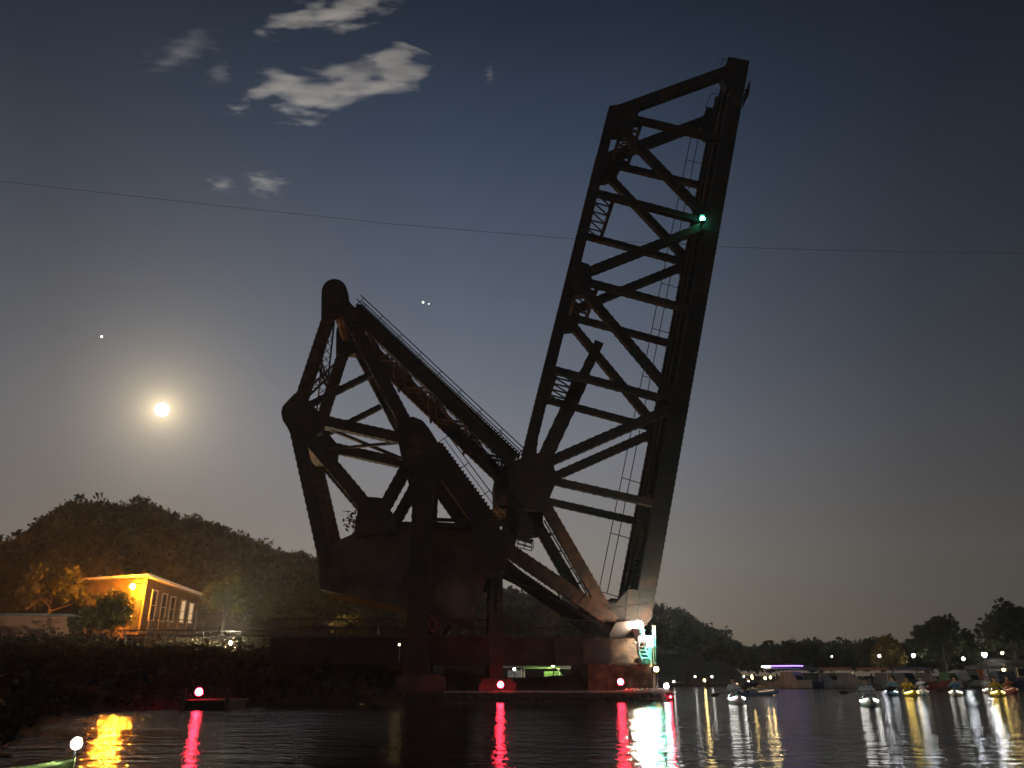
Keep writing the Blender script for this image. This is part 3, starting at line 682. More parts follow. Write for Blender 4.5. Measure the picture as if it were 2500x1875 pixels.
m = MB(); pb2 = BP(1588, 1628, -1.6)-q; m.tube((0, 0, -.2), pb2, .09, 10); m.box((0, .1, 0), (.16, .06, .3)); m.box((-.24, -.1, .03), (.02, .3, .27)); m.box((-.12, .1, .03), (.13, .03, .2)); m.build('post', WHITEP, t); MB().sphere((0, -.05, .05), .19, 12, 8).build('lens', TEAL, t, smooth=True)  # side plate added to keep teal light off the girder
lad = thing('ladder', BP(1572, 1600, -1.5), 'white ladder leaning on the pier below the floodlights', 'ladder'); m = MB(); a, b = BP(1560, 1566, -1.3)-lad.location, BP(1578, 1612, -1.7)-lad.location
for s_ in (-.2, .2): m.tube(a+AX*s_, b+AX*s_, .035, 6)
m.build('rail', WHITEP, lad); m = MB()
for i in range(5): c = a.lerp(b, (i+.4)/5); m.tube(c-AX*.2, c+AX*.2, .028, 6)
m.build('rung', WHITEP, lad)
x = MB()
for i in range(26): c = BP(1556+36*random.random(), 1612+16*random.random(), -1.0-random.random()*.8); x.sphere(c, .12+.14*random.random(), 6, 4, 1.2, 1, .7)
rb_ = x.build('rubble', PALECONC, None, BP(1574, 1620, -1.4)); tag(rb_, 'pale stone rubble heaped at the pier corner below the signal', 'rubble', kind='stuff')
mk = thing('gauge_post', BP(1597, 1596, -1.2), 'pair of thin pale stakes standing off the pier corner', 'post')
for dx in (0, 5): a, b = BP(1594+dx, 1528, -1.2)-mk.location, BP(1597+dx, 1690, -1.2)-mk.location; MB().tube(a, b, .035, 6).build('stake', PALEWOOD, mk)
t = thing('dock_lamp', BP(1603, 1650, FO+.9), 'yellow lamp on a short post behind the fender end', 'lamp'); MB().tube((0, 0, -.5), (0, 0, .2), .05, 8).tube((0, 0, .42), (0, 0, .48), .16, 10).build('post', BLACKR, t); MB().sphere((0, 0, .32), .13, 10, 6).build('bulb', emit('yellow_glow', (1, .80, .28), 35), t)
q = BP(1626, 1663, FO+.5); t = thing('lantern', fz(q, zt+.05), 'white lantern resting on the outer end of the timber fender', 'lamp'); MB().box((0, 0, .04), (.13, .13, .04)).box((0, 0, .38), (.12, .12, .02)).box((-.5, 0, .05), (.34, .2, .05)).build('base', WHITEP, t); MB().sphere((0, 0, .22), .12, 10, 6).build('bulb', emit('lantern_glow', (.92, .93, 1), 60), t)

# ------------------------------------------------------------------ left bank: house, shed, trees
HY = 72.0
hc = DP(340, 1540, HY); hz = hc.z
ctr = V((hc.x, hc.y, hz))
e1 = (DP(192, 1540, HY+3.0)-hc); e1.z = 0; e2 = (DP(476, 1540, HY+6.5)-hc); e2.z = 0     # left long wall, right wall with the falling roof
zt1 = DP(347, 1412, HY).z-hz; zt2 = (DP(476, 1458, HY+6.5).z-hz)
house = thing('house', ctr, 'tall boarded house with sloping roof and narrow windows on the left bank', 'house')
O = V((0, 0, 0)); hb = V((0, 0, -1.2))
c0, c1, c2, c3 = O, e1, e1+e2, e2
tops = [V((c0.x, c0.y, zt1)), V((c1.x, c1.y, zt1)), V((c2.x, c2.y, zt2)), V((c3.x, c3.y, zt2))]
m = MB(); bs = [q+hb for q in (c0, c1, c2, c3)]
m.add(bs+tops, [(0, 1, 5, 4), (1, 2, 6, 5), (2, 3, 7, 6), (3, 0, 4, 7), (4, 5, 6, 7)]); m.build('wall', CLAP, house)
u1, u2 = e1.normalized(), e2.normalized(); n1 = V((u1.y, -u1.x, 0)); n1 = n1 if n1.y < 0 else -n1; n2 = V((u2.y, -u2.x, 0)); n2 = n2 if n2.x > 0 else -n2
sl = (tops[3]-tops[0]).normalized()
pl = [tops[0]-u1*.6-sl*.5, tops[1]+u1*.6-sl*.5, tops[2]+u1*.6+sl*.9, tops[3]-u1*.6+sl*.9]
m = MB(); m.add([q+V((0, 0, .05)) for q in pl]+[q+V((0, 0, .24)) for q in pl], [(0, 1, 2, 3), (7, 6, 5, 4), (0, 4, 5, 1), (1, 5, 6, 2), (2, 6, 7, 3), (3, 7, 4, 0)]); m.build('roof', ROOFM, house)
m = MB(); m.beam(pl[0]+V((0, 0, .14))-u1*.04, pl[3]+V((0, 0, .14))-u1*.04, .26, .06, u1); m.beam(pl[0]+V((0, 0, .14))-sl*.04, pl[1]+V((0, 0, .14))-sl*.04, .2, .06, sl); m.build('fascia', WHITEP, house)
L2 = e2.length
for i, s_ in enumerate((.16, .34, .50, .70, .86)):
    top = zt1+(zt2-zt1)*s_-.75; c = u2*L2*s_+n2*.03+V((0, 0, top/2+.45)); hh_ = (top-1.0)/2
    f = MB(); wv = .30
    for sgn in (-1, 1): f.boxax(c+u2*wv*sgn, (u2, n2, Z), (.06, .05, hh_+.06)); f.boxax(c+Z*hh_*sgn, (u2, n2, Z), (wv+.08, .06, .06))
    f.boxax(c, (u2, n2, Z), (wv, .03, .03)); wo = f.build('window', PALEWOOD, house)
    MB().boxax(c-n2*.02, (u2, n2, Z), (wv-.05, .015, hh_-.05)).build('pane', GLASS if i not in (3, 4) else emit('lit_pane', (1, .62, .30), .55), wo)
m = MB(); c = u1*.75+n1*.04+V((0, 0, 1.35)); m.boxax(c, (u1, n1, Z), (.5, .04, 1.3)); do = m.build('door', BLACKR, house); MB().sphere(c+u1*.38+n1*.07-Z*.1, .05, 8, 6).build('handle', WHITEP, do)
m = MB()
pr = u2*L2*.5+n2*1.0
for z_ in (.35, .75, 1.15): m.boxax(pr+Z*z_, (u2, n2, Z), (L2*.52, .03, .035))
for i in range(7): m.boxax(pr+u2*L2*(-.5+i/6)+Z*.55, (u2, n2, Z), (.04, .04, .65))
m.boxax(pr-n2*.5+Z*-.12, (u2, n2, Z), (L2*.52, .5, .06)); m.build('porch_rail', DARKSTEEL, house)
lq = DP(324, 1432, HY-1.3); lt = thing('wall_lamp', lq, 'blazing orange sodium lamp mounted on the house wall', 'lamp')
MB().tube((0, 0, .3), (0, 1.7, .45), .04, 8).tube((0, 0, .2), (0, 0, .32), .3, 12, .12).build('arm', BLACKR, lt); MB().sphere((0, 0, .0), .2, 12, 8).build('bulb', SODIUM, lt, smooth=True)
# low brick shed
sY = 62.0; a = DP(-70, 1575, sY); b = DP(150, 1572, sY+1); sh = thing('brick_shed', V((b.x, b.y, a.z)), 'low flat roofed brick shed at the far left edge', 'shed')
ztop = DP(150, 1502, sY).z-a.z; u = V((a.x-b.x, a.y-b.y, 0)); Ls = u.length; u.normalize(); v = V((-u.y, u.x, 0)); v = v if v.y > 0 else -v
MB().boxax(u*Ls/2+v*2.5+Z*(ztop/2-.5), (u, v, Z), (Ls/2, 2.5, ztop/2+.5)).build('wall', BRICK, sh)
MB().boxax(u*Ls/2+v*2.5+Z*(ztop+.07), (u, v, Z), (Ls/2+.25, 2.75, .09)).build('roof', CANVAS, sh)
# fence rails on the bank
fn = thing('fence', DP(540, 1560, 52), 'low dark rail fence on the bank in front of the house', 'fence')
m = MB(); o_ = fn.location
for yy in (1539, 1552): m.tube(DP(300, yy, 52)-o_, DP(782, yy+1, 52)-o_, .05, 6)
m.build('rail', DARKSTEEL, fn)
for px in (305, 400, 495, 590, 685, 778): MB().tube(DP(px, 1537, 52)-o_, DP(px, 1585, 52)-o_, .05, 6).build('post', DARKSTEEL, fn)
def tree_px(name, pxl, pxr, ytop, ybase, Y, n, size, mat, label, lo=.25, group=None, lobes=10):
    a, b = DP(pxl, ybase, Y), DP(pxr, ybase, Y); c = (a+b)/2; h = DP((pxl+pxr)/2, ytop, Y).z-c.z
    return tree(name, c, h, (b-a).length/2*1.04, n, size, mat, label, 'tree', group, lo, lobes)
tree_px('leafy_tree', 490, 596, 1383, 1540, 66, 1500, .24, LEAF2, 'olive leafy tree lit from the house, standing right of it', .16)
tree_px('leafy_tree', 360, 470, 1338, 1530, 84, 1300, .3, LEAF2, 'tree rising behind the house roof with orange lit leaves', .2)
tree_px('leafy_tree', 170, 340, 1345, 1535, 86, 1500, .32, LEAF2, 'broad tree behind the left part of the house', .15)
tree_px('leafy_tree', 30, 190, 1352, 1545, 74, 1500, .3, LEAF2, 'bushy tree between the brick shed and the house', .08)
tree_px('leafy_tree', -70, 60, 1372, 1540, 78, 1200, .3, LEAF2, 'tree behind the brick shed at the far left edge', .1)
tree_px('shrub', 120, 300, 1470, 1560, 66, 1400, .2, LEAF2, 'low shrub growing against the left house wall', .0)
tree_px('leafy_tree', 178, 306, 1416, 1560, 67, 2000, .2, LEAF2, 'small tree in front of the left house wall under the orange lamp', .1)
tree_px('shrub', 800, 905, 1490, 1570, 62, 900, .17, LEAF3, 'rusty orange shrub on the bank below the counterweight', .02)
for i, (px, y0, y1, lab) in enumerate(((924, 1532, 1566, 'thin white marker post on the bank left of the tower'), (1077, 1534, 1560, 'short pale post behind the span, left one by the tower'), (1097, 1530, 1560, 'taller pale post behind the span, right one by the tower'))):
    a, b = DP(px, y1, 54), DP(px, y0, 54); x = MB().tube((0, 0, -.6), b-a, .09 if i else .06, 8); x.sphere(b-a, .1, 8, 5); ob = x.build('marker_post', WHITEP, None, V((0, 0, 0))); ob.location = a; tag(ob, lab, 'post')
def bulb_lamp(name, pos, r, mat, zb, label, group, head=True):
    t = thing(name, V((pos.x, pos.y, zb)), label, 'lamp', group); h = pos.z-zb
    m = MB().tube((0, 0, -.3), (0, 0, max(.1, h-r)), .06, 6)
    if head: m.tube((0, 0, h+r*.7), (0, 0, h+r*1.1), r*1.6, 10, r*.5)
    m.build('post', BLACKR, t); MB().sphere((0, 0, h), r, 8, 5).build('bulb', mat, t); return t
q = DP(889, 1560, 50); bulb_lamp('ground_lamp', q, .07, WARMD, q.z-.6, 'tiny orange lamp on the bank below the counterweight shrub', 'bank lamps', False)
q = DP(975, 1574, 40); bulb_lamp('ground_lamp', q, .05, WARMD, q.z-.5, 'dim amber lamp on the bank just left of the tower post', 'bank lamps', False)
q = DP(563, 1570, 54); t = bulb_lamp('ground_lamp', q, .07, emit('yard_white', (1, .88, .58), 60000), q.z-.7, 'small glaring white lamp on the dark bank, throwing light on the olive tree', 'bank lamps', False)
MB().tube((0, 0, .645), (0, 0, .672), 1.1, 22).box((.55, -.1, .85), (.02, .55, .28)).tube((.55, 0, .58), (.55, 0, .7), .03, 6).build('light_baffle', BLACKR, t)  # added disc and plate block lamp light toward ground, water and counterweight

# ------------------------------------------------------------------ far shore: trees, lamps, buildings, boats
tree_px('shore_tree', 2258, 2378, 1494, 1668, 90, 2600, .36, LEAF, 'big dark round tree on the right shore', .2, lobes=14)
tree_px('shore_tree', 2345, 2430, 1528, 1668, 92, 1500, .36, LEAF, 'smaller dark tree leaning against the big round one', .18)
tree_px('shore_tree', 2424, 2560, 1462, 1668, 88, 2400, .36, LEAF, 'tall dark tree cut by the right edge of the photo', .2, lobes=13)
tree_px('shore_tree', 2140, 2228, 1548, 1662, 93, 1500, .32, LEAF3, 'yellow green tree lit by lamps behind the moored boats', .08)
SG = 'lamps along the far shore'
for px, py, Y, r, mt, lab in [
    (2031, 1603, 104, .10, COOLD, 'dim street lamp on the dark slope, leftmost of the high ones'), (2147, 1601, 89, .13, COOL, 'white street lamp left of the yellow green tree'), (2230, 1600, 90, .17, COOL, 'white street lamp right of the yellow green tree'),
    (2352, 1608, 86, .15, COOL, 'white street lamp in front of the big dark tree'), (2403, 1598, 87, .25, COOL, 'large bright white street lamp between the two dark trees'), (2447, 1594, 90, .16, WARM, 'warm street lamp above the orange lit cabin')]:
    q = DP(px, py, Y); bulb_lamp('street_lamp', q, r, mt, .7, lab, SG)
for px, py, Y, r, mt, lab in [
    (1645, 1664, 84, .10, COOLD, 'small lamp just past the end of the timber fender'), (1697, 1652, 88, .09, COOLD, 'small white shore lamp, left one of a close trio'), (1720, 1661, 85, .12, WARM, 'low amber shore lamp below the close trio'), (1738, 1652, 88, .11, COOLD, 'small white shore lamp, right one of the close trio'),
    (1816, 1652, 88, .08, COOLD, 'faint shore lamp left of the orange haloed one'), (1838, 1653, 86, .2, WARM, 'large warm shore lamp above the dark paddler'), (1827, 1663, 84, .08, COOLD, 'tiny low lamp beneath the large warm one'), (1868, 1656, 86, .12, WARM, 'warm shore lamp, left of a touching pair'), (1881, 1654, 86, .12, WARM, 'warm shore lamp, right of a touching pair'),
    (2081, 1646, 84, .13, WARM, 'yellow lamp under the orange boat canopies'), (2432, 1643, 82, .15, WARM, 'yellow lamp under the wide white canopy'), (2450, 1635, 84, .15, WARM, 'yellow lamp on the orange lit cabin front'), (2421, 1620, 88, .09, WARMD, 'dim amber lamp left of the orange lit cabin'),
    (1350, 1624, 77.5, .13, emit('pale_yellow', (1, .95, .5), 520), 'pale yellow lamp above the green boat under the span'), (1256, 1634, 77.5, .1, COOL, 'small white lamp on the boat seen left under the span')]:
    q = DP(px, py, Y); bulb_lamp('shore_lamp', q, r, mt, .3, lab, SG, False)
# buildings on the right shore
def cabin(pxl, pxr, yt, yb, Y, wm, rm, label, name='cabin'):
    a, b = DP(pxl, yb, Y), DP(pxr, yb, Y); w_ = (b-a).length; h = DP(pxl, yt, Y).z-a.z; t = thing(name, (a+b)/2, label, 'building')
    MB().box((0, 2, h*.4-.3), (w_/2, 2, h*.4+.3)).build('wall', wm, t)
    r_ = MB(); r_.add([(-w_/2-.3, -.3, h*.8), (w_/2+.3, -.3, h*.8), (w_/2+.3, 4.3, h*.8), (-w_/2-.3, 4.3, h*.8), (-w_/2-.3, 2, h), (w_/2+.3, 2, h)], [(0, 1, 5, 4), (2, 3, 4, 5), (0, 4, 3), (1, 2, 5), (3, 2, 1, 0)]); r_.build('roof', rm, t)
    f = MB(); f.boxax((-w_*.2, -.02, h*.42), (V((1, 0, 0)), V((0, 1, 0)), Z), (.4, .05, .45)); wo = f.build('window', WHITEP, t); MB().box((-w_*.2, -.08, h*.42), (.33, .02, .38)).build('pane', GLASS, wo)
    MB().box((w_*.22, -.04, h*.28), (.4, .05, h*.28)).build('door', WOOD, t); return t
cabin(2428, 2466, 1604, 1662, 90, ORCANVAS, ROOFM, 'small cabin glowing orange beside the street lamp')  # orange lamp glow on the wall put into its colour
cabin(2462, 2580, 1610, 1664, 84, CANVAS, ROOFM, 'grey boathouse at the right edge of the photo', 'boathouse')
# boats
BOATW = noise_mat('dimmed_white_hull', (.22, .22, .21), (.36, .355, .33), 1.2, .5)  # white hull colour toned down to stand for dim light on the shore
def make_boat(Lh, bw, hullm, cabm, canm, label, loc, rz, group='small boats moored along the far shore', cabh=.85, canopy=True):
    t = thing('moored_boat', loc, label, 'boat', group, rz); m = MB(); st = 12; rings = []
    for i in range(st+1):
        s_ = i/st; x = (s_-.5)*Lh; hw = bw/2*(1-max(0, (s_-.55)/.45)**2.2)+.02; sh_ = .5+.28*s_*s_; ke = -.18+max(0, s_-.75)*.9
        rings.append([V((x, -hw, sh_)), V((x, -hw*.86, .08+ke*.3)), V((x, 0, ke)), V((x, hw*.86, .08+ke*.3)), V((x, hw, sh_)), V((x, hw*.9, sh_-.06)), V((x, -hw*.9, sh_-.06))])
    vs = [q for r_ in rings for q in r_]; k = 7
    fs = [(i*k+j, i*k+(j+1) % k, (i+1)*k+(j+1) % k, (i+1)*k+j) for i in range(st) for j in range(k)]+[tuple(range(k)), tuple(range(st*k+k-1, st*k-1, -1))]
    m.add(vs, fs).build('hull', hullm, t)
    c = MB(); x0, x1 = -.12*Lh, .16*Lh; hw = bw*.34
    c.add([(x0, -hw, .5), (x1+.5, -hw*.8, .55), (x1+.5, hw*.8, .55), (x0, hw, .5), (x0, -hw*.9, .5+cabh), (x1, -hw*.8, .5+cabh), (x1, hw*.8, .5+cabh), (x0, hw*.9, .5+cabh)], [(0, 1, 5, 4), (1, 2, 6, 5), (2, 3, 7, 6), (3, 0, 4, 7), (4, 5, 6, 7), (3, 2, 1, 0)])
    cb = c.build('cabin', cabm, t)
    MB().add([(x1+.44, -hw*.6, .72), (x1+.44, hw*.6, .72), (x1+.06, hw*.62, .5+cabh*.86), (x1+.06, -hw*.62, .5+cabh*.86)], [(0, 1, 2, 3)]).build('windscreen', GLASS, cb)
    if canopy:
        cc = MB(); zc = .5+cabh+.45
        for i in range(6):
            a0, a1 = -1+i/3, -1+(i+1)/3
            cc.add([(-.48*Lh, a0*bw*.46, zc-.22*a0*a0), (x1, a0*bw*.46, zc-.22*a0*a0), (x1, a1*bw*.46, zc-.22*a1*a1), (-.48*Lh, a1*bw*.46, zc-.22*a1*a1), (-.48*Lh, a0*bw*.46, zc+.05-.22*a0*a0), (x1, a0*bw*.46, zc+.05-.22*a0*a0), (x1, a1*bw*.46, zc+.05-.22*a1*a1), (-.48*Lh, a1*bw*.46, zc+.05-.22*a1*a1)], [(0, 1, 2, 3), (4, 5, 6, 7), (0, 1, 5, 4), (2, 3, 7, 6), (1, 2, 6, 5), (0, 3, 7, 4)])
        co_ = cc.build('canopy', canm, t); p = MB()
        for sx in (-.46*Lh, x1-.1):
            for sy in (-1, 1): p.tube((sx, sy*bw*.43, .42), (sx, sy*bw*.44, zc-.15), .025, 5)
        for sy in (-1, 1): p.tube((-.46*Lh, sy*bw*.44, zc-.17), (x1-.1, sy*bw*.44, zc-.17), .025, 5)
        for sx in (-.46*Lh, x1-.1): p.tube((sx, -bw*.44, zc-.17), (sx, bw*.44, zc-.17), .025, 5)
        p.build('canopy_frame', WHITEP, co_)
    return t
def boat_px(px, Y, Lh, bw, hm, cm, nm, lab, ang=-90, **k): q = DP(px, 1680, Y); return make_boat(Lh, bw, hm, cm, nm, lab, V((q.x, Y, 0)), R(ang), **k)
pb = boat_px(1932, 79, 5, 2.1, BOATW, BOATW, CANVAS, 'white cabin boat with purple lights on its roof', -60, cabh=.95)
pz = MB(); pz.box((-.6, -.9, 1.98), (1.7, .05, .05)); pz.box((.9, 0, 1.98), (.05, .9, .05)); pz.build('light_strip', PURPLE, pb); MB().box((-2.0, -.95, 1.93), (.5, .06, .06)).build('light_strip', emit('white_strip', (1, .95, 1), 9), pb)
boat_px(1973, 80, 6, 2.2, BLUEC, CANVAS, CANVAS, 'long grey pontoon boat with flat canopy beside the purple lit one', 10)
boat_px(2025, 80, 4.2, 1.7, BOATW, BOATW, CANVAS, 'small white boat without canopy, third from the left', -75, canopy=False)
boat_px(2066, 79, 4.6, 1.9, BOATW, BOATW, ORCANVAS, 'white boat under an orange canopy, left of two', -35)
boat_px(2160, 79, 4.6, 1.9, BOATW, BOATW, ORCANVAS, 'white boat under an orange canopy, right of two', -40)
boat_px(2212, 80, 4.4, 1.8, BLUEC, BLUEC, CANVAS, 'dark navy boat tucked left of the grey canopy', -80, canopy=False)
boat_px(2258, 79, 5.2, 2.0, REDH, BOATW, CANVAS, 'red hulled boat with white cabin under a wide grey canopy', -30)
boat_px(2318, 79, 4.2, 1.6, BOATW, GREENC, CANVAS, 'small boat covered with a green tarp', -85, canopy=False)
boat_px(2365, 79, 4.6, 1.8, BOATW, BOATW, CANVAS, 'plain white boat moored below the street lamp', -80, canopy=False, cabh=1.1)
boat_px(2450, 80, 6.0, 2.3, BLUEC, CANVAS, BOATW, 'large boat with a wide white canopy near the boathouse', 0, cabh=1.0)
UG = 'boats seen beneath the approach span'
boat_px(1255, 80, 5, 2.2, BLUEC, CANVAS, CANVAS, 'grey cabin boat seen under the span beside the knee post', 0, group=UG, cabh=1.1)
boat_px(1345, 80, 5.5, 2.4, BOATW, GREENC, GREENC, 'boat with a green tarp seen under the span', 0, group=UG, cabh=1.0)
boat_px(1415, 81, 4.5, 2.0, BOATW, BOATW, BOATW, 'white canopy boat seen under the span beside the pier', 0, group=UG, cabh=1.0)
# marina dock
q0, q1 = DP(1640, 1680, 83), DP(2560, 1680, 81); q0.z = q1.z = .4
md = thing('marina_dock', q0, 'long low marina dock behind the moored boats', 'dock'); m = MB().beam(q0, q1, 1.6, .14, Z); m.build('deck', WOOD, md, q0)
for i in range(16): c = q0.lerp(q1, (i+.5)/16); MB().tube(V((c.x, c.y-.8, -1.0)), V((c.x, c.y-.8, 1.3)), .11, 7).build('pile', STUMP, md, q0)

# ------------------------------------------------------------------ kayaks and paddlers
def hull_mesh(Lk=3.3, bw=.72):
    m = MB(); st = 18; k = 10; rings = []
    for i in range(st+1):
        s_ = i/st*2-1; x = s_*Lk/2; hw = bw/2*max(.02, (1-abs(s_)**2.4)); sh_ = .20+.16*abs(s_)**2.2; ke = -.10+.22*abs(s_)**3
        cock = -.14 if -.42 < s_ < .22 else .05*(1-s_*s_)
        rings.append([V((x, -hw, sh_)), V((x, -hw*.85, sh_*.3+ke*.5)), V((x, -hw*.4, ke)), V((x, hw*.4, ke)), V((x, hw*.85, sh_*.3+ke*.5)), V((x, hw, sh_)), V((x, hw*.72, sh_+.05)), V((x, hw*.3, sh_+cock)), V((x, -hw*.3, sh_+cock)), V((x, -hw*.72, sh_+.05))])
    vs = [q for r_ in rings for q in r_]
    fs = [(i*k+j, i*k+(j+1) % k, (i+1)*k+(j+1) % k, (i+1)*k+j) for i in range(st) for j in range(k)]+[tuple(range(k)), tuple(range(st*k+k-1, st*k-1, -1))]
    return m.add(vs, fs)
def omat(o, mat):
    o.material_slots[0].link = 'OBJECT'; o.material_slots[0].material = mat
KCOOL = emit('kayak_globe', (.95, .97, 1), 60)
KG, PG, AG = 'lit kayaks out on the river', 'paddlers sitting in the lit kayaks', 'paddles held by the kayak paddlers'
kay0 = thing('kayak', (0, 0, 0), 'kayak', 'kayak', KG)
hull_mesh().build('hull', WHITEH, kay0, smooth=True)
m = MB(); ring = [V((.62*math.cos(R(a))-.15, .24*math.sin(R(a)), .275)) for a in range(0, 361, 20)]; m.path(ring, .022, 6); m.build('cockpit_rim', BLACKR, kay0)
m = MB(); m.box((-.42, 0, .16), (.22, .18, .03)); m.boxax((-.62, 0, .36), (V((1, 0, .25)).normalized(), V((0, 1, 0)), V((-.25, 0, 1)).normalized()), (.03, .17, .2)); m.build('seat', BLACKR, kay0)
m = MB()
for sgn in (-1, 1):
    pts = [V((x, sgn*(.36*(1-abs(x/1.65)**2.4)+.012), .19+.16*abs(x/1.65)**2.2)) for x in np.linspace(.45, 1.4, 6)]; m.path(pts, .012, 5)
m.build('light_strip', COOLD, kay0)
m = MB().sphere((-1.1, 0, .62), .085, 8, 6); m.build('light_globe', COOL, kay0)
MB().tube((-1.1, 0, .2), (-1.1, 0, .56), .012, 5).build('light_pole', BLACKR, kay0)
# paddler: one continuous skinned body, seated, hands on the shaft
def make_person():
    vs, es, rd = [], [], []
    def vtx(p, r, par=None):
        vs.append(p); rd.append(r if isinstance(r, tuple) else (r, r)); i = len(vs)-1
        if par is not None: es.append((par, i))
        return i
    pel = vtx((-.42, 0, .27), (.15, .17)); ab = vtx((-.44, 0, .42), (.12, .15), pel); ch = vtx((-.42, 0, .60), (.125, .18), ab); sh = vtx((-.40, 0, .72), (.085, .15), ch)
    nk = vtx((-.385, 0, .80), .055, sh); jw = vtx((-.36, 0, .875), .082, nk); hd = vtx((-.37, 0, .965), .10, jw); vtx((-.375, 0, 1.035), .072, hd)
    vtx((-.262, 0, .915), .018, jw)                                                            # nose
    for s_ in (-1, 1):
        vtx((-.378, s_*.105, .94), .018, hd)                                                    # ear
        hp = vtx((-.30, s_*.11, .25), .085, pel); kn = vtx((.10, s_*.15, .36), .062, hp); an = vtx((.48, s_*.10, .20), .042, kn); vtx((.56, s_*.10, .28), .03, an)
        sho = vtx((-.40, s_*.20, .71), .06, sh); el = vtx((-.28, s_*.33, .50), .046, sho); wr = vtx((-.06, s_*.36, .53), .034, el); pm = vtx((-.005, s_*.36, .545), (.036, .03), wr)
        for f_ in range(4):
            y = s_*(.33+.02*f_); k1 = vtx((.035, y, .575-.004*f_), .010, pm); k2 = vtx((.06, y, .56), .0095, k1); vtx((.055, y, .53), .008, k2)
        t1 = vtx((-.01, s_*.315, .525), .011, pm); vtx((.025, s_*.305, .515), .009, t1)
    me = bpy.data.meshes.new('person'); me.from_pydata(vs, es, []); o = bpy.data.objects.new('person', me); COL.objects.link(o)
    bm = bmesh.new(); bm.from_mesh(me); lay = bm.verts.layers.skin.verify(); bm.verts.ensure_lookup_table()
    for v_, r_ in zip(bm.verts, rd): v_[lay].radius = r_; v_[lay].use_root = (v_.index == 0)
    bm.to_mesh(me); bm.free(); me.materials.append(SKIN)
    o.modifiers.new('skin', 'SKIN').use_smooth_shade = True; s2 = o.modifiers.new('sub', 'SUBSURF'); s2.levels = s2.render_levels = 1
    return o
per0 = make_person()
m = MB(); m.sphere((-.388, 0, .985), .118, 12, 8, 1.0, .98, .92); hair = m.build('hair', HAIRM, per0)
for v_ in hair.data.vertices:
    if v_.co.x > -.34 and v_.co.z < 1.0: v_.co.x = -.40
def jacket():
    m = MB(); rings = []
    for z_, rx, ry, cx in ((.30, .165, .185, -.42), (.42, .15, .175, -.44), (.56, .155, .20, -.425), (.66, .145, .205, -.41), (.735, .11, .17, -.40), (.785, .075, .08, -.39)):
        rings.append([V((cx+rx*math.cos(2*math.pi*i/16), ry*math.sin(2*math.pi*i/16), z_)) for i in range(16)])
    vs = [q for r_ in rings for q in r_]; fs = [(j*16+i, j*16+(i+1) % 16, (j+1)*16+(i+1) % 16, (j+1)*16+i) for j in range(5) for i in range(16)]
    m.add(vs, fs)
    for s_ in (-1, 1): m.tube((-.40, s_*.17, .70), (-.28, s_*.335, .50), .082, 10, .062); m.tube((-.29, s_*.335, .505), (-.09, s_*.362, .53), .062, 10, .047); m.sphere((-.28, s_*.335, .50), .064, 10, 6); m.sphere((-.40, s_*.18, .70), .085, 10, 6)
    return m
jacket().build('jacket', WHITEP, per0, smooth=True)
pad0 = thing('paddle', (0, 0, 0), 'paddle', 'paddle', AG); pad0.scale = (.82,)*3
MB().tube((0, -.92, 0), (0, .92, 0), .016, 8).build('shaft', BLACKR, pad0)
for s_ in (-1, 1):
    m = MB(); m.prism([(0, s_*.88, -.03), (0, s_*1.0, -.09), (0, s_*1.22, -.10), (0, s_*1.34, -.04), (0, s_*1.34, .05), (0, s_*1.2, .10), (0, s_*1.0, .08), (0, s_*.88, .02)], (1, 0, 0), .02); m.build('blade', BLACKR, pad0)
JW = noise_mat('white_jacket', (.6, .6, .6), (.78, .78, .76), 4, .8); JY = noise_mat('yellow_jacket', (.6, .4, .05), (.7, .5, .1), 4, .8); JD = noise_mat('dark_jacket', (.02, .02, .025), (.04, .04, .045), 4, .8)
JB = noise_mat('blue_jacket', (.08, .2, .32), (.14, .3, .42), 4, .8); JO = noise_mat('orange_jacket', (.6, .2, .05), (.7, .28, .08), 4, .8)
HY_ = noise_mat('yellow_hull', (.6, .42, .06), (.7, .5, .1), 2, .4); HL = noise_mat('lime_hull', (.30, .46, .10), (.4, .55, .15), 2, .45); HB = noise_mat('blue_hull', (.04, .12, .3), (.07, .18, .38), 2, .4)
BR = emit('bright_white', (1, .97, .93), 170); YE = emit('yellow_strip', (1, .72, .16), 26); YEG = emit('yellow_globe', (1, .75, .22), 70); DIM = emit('very_dim', (1, .6, .3), 1.2); BLU = emit('bluish_white', (.7, .86, 1), 55); WST = emit('white_led', (1, .97, .9), 9); WST2 = emit('strong_white_led', (1, .97, .9), 26)
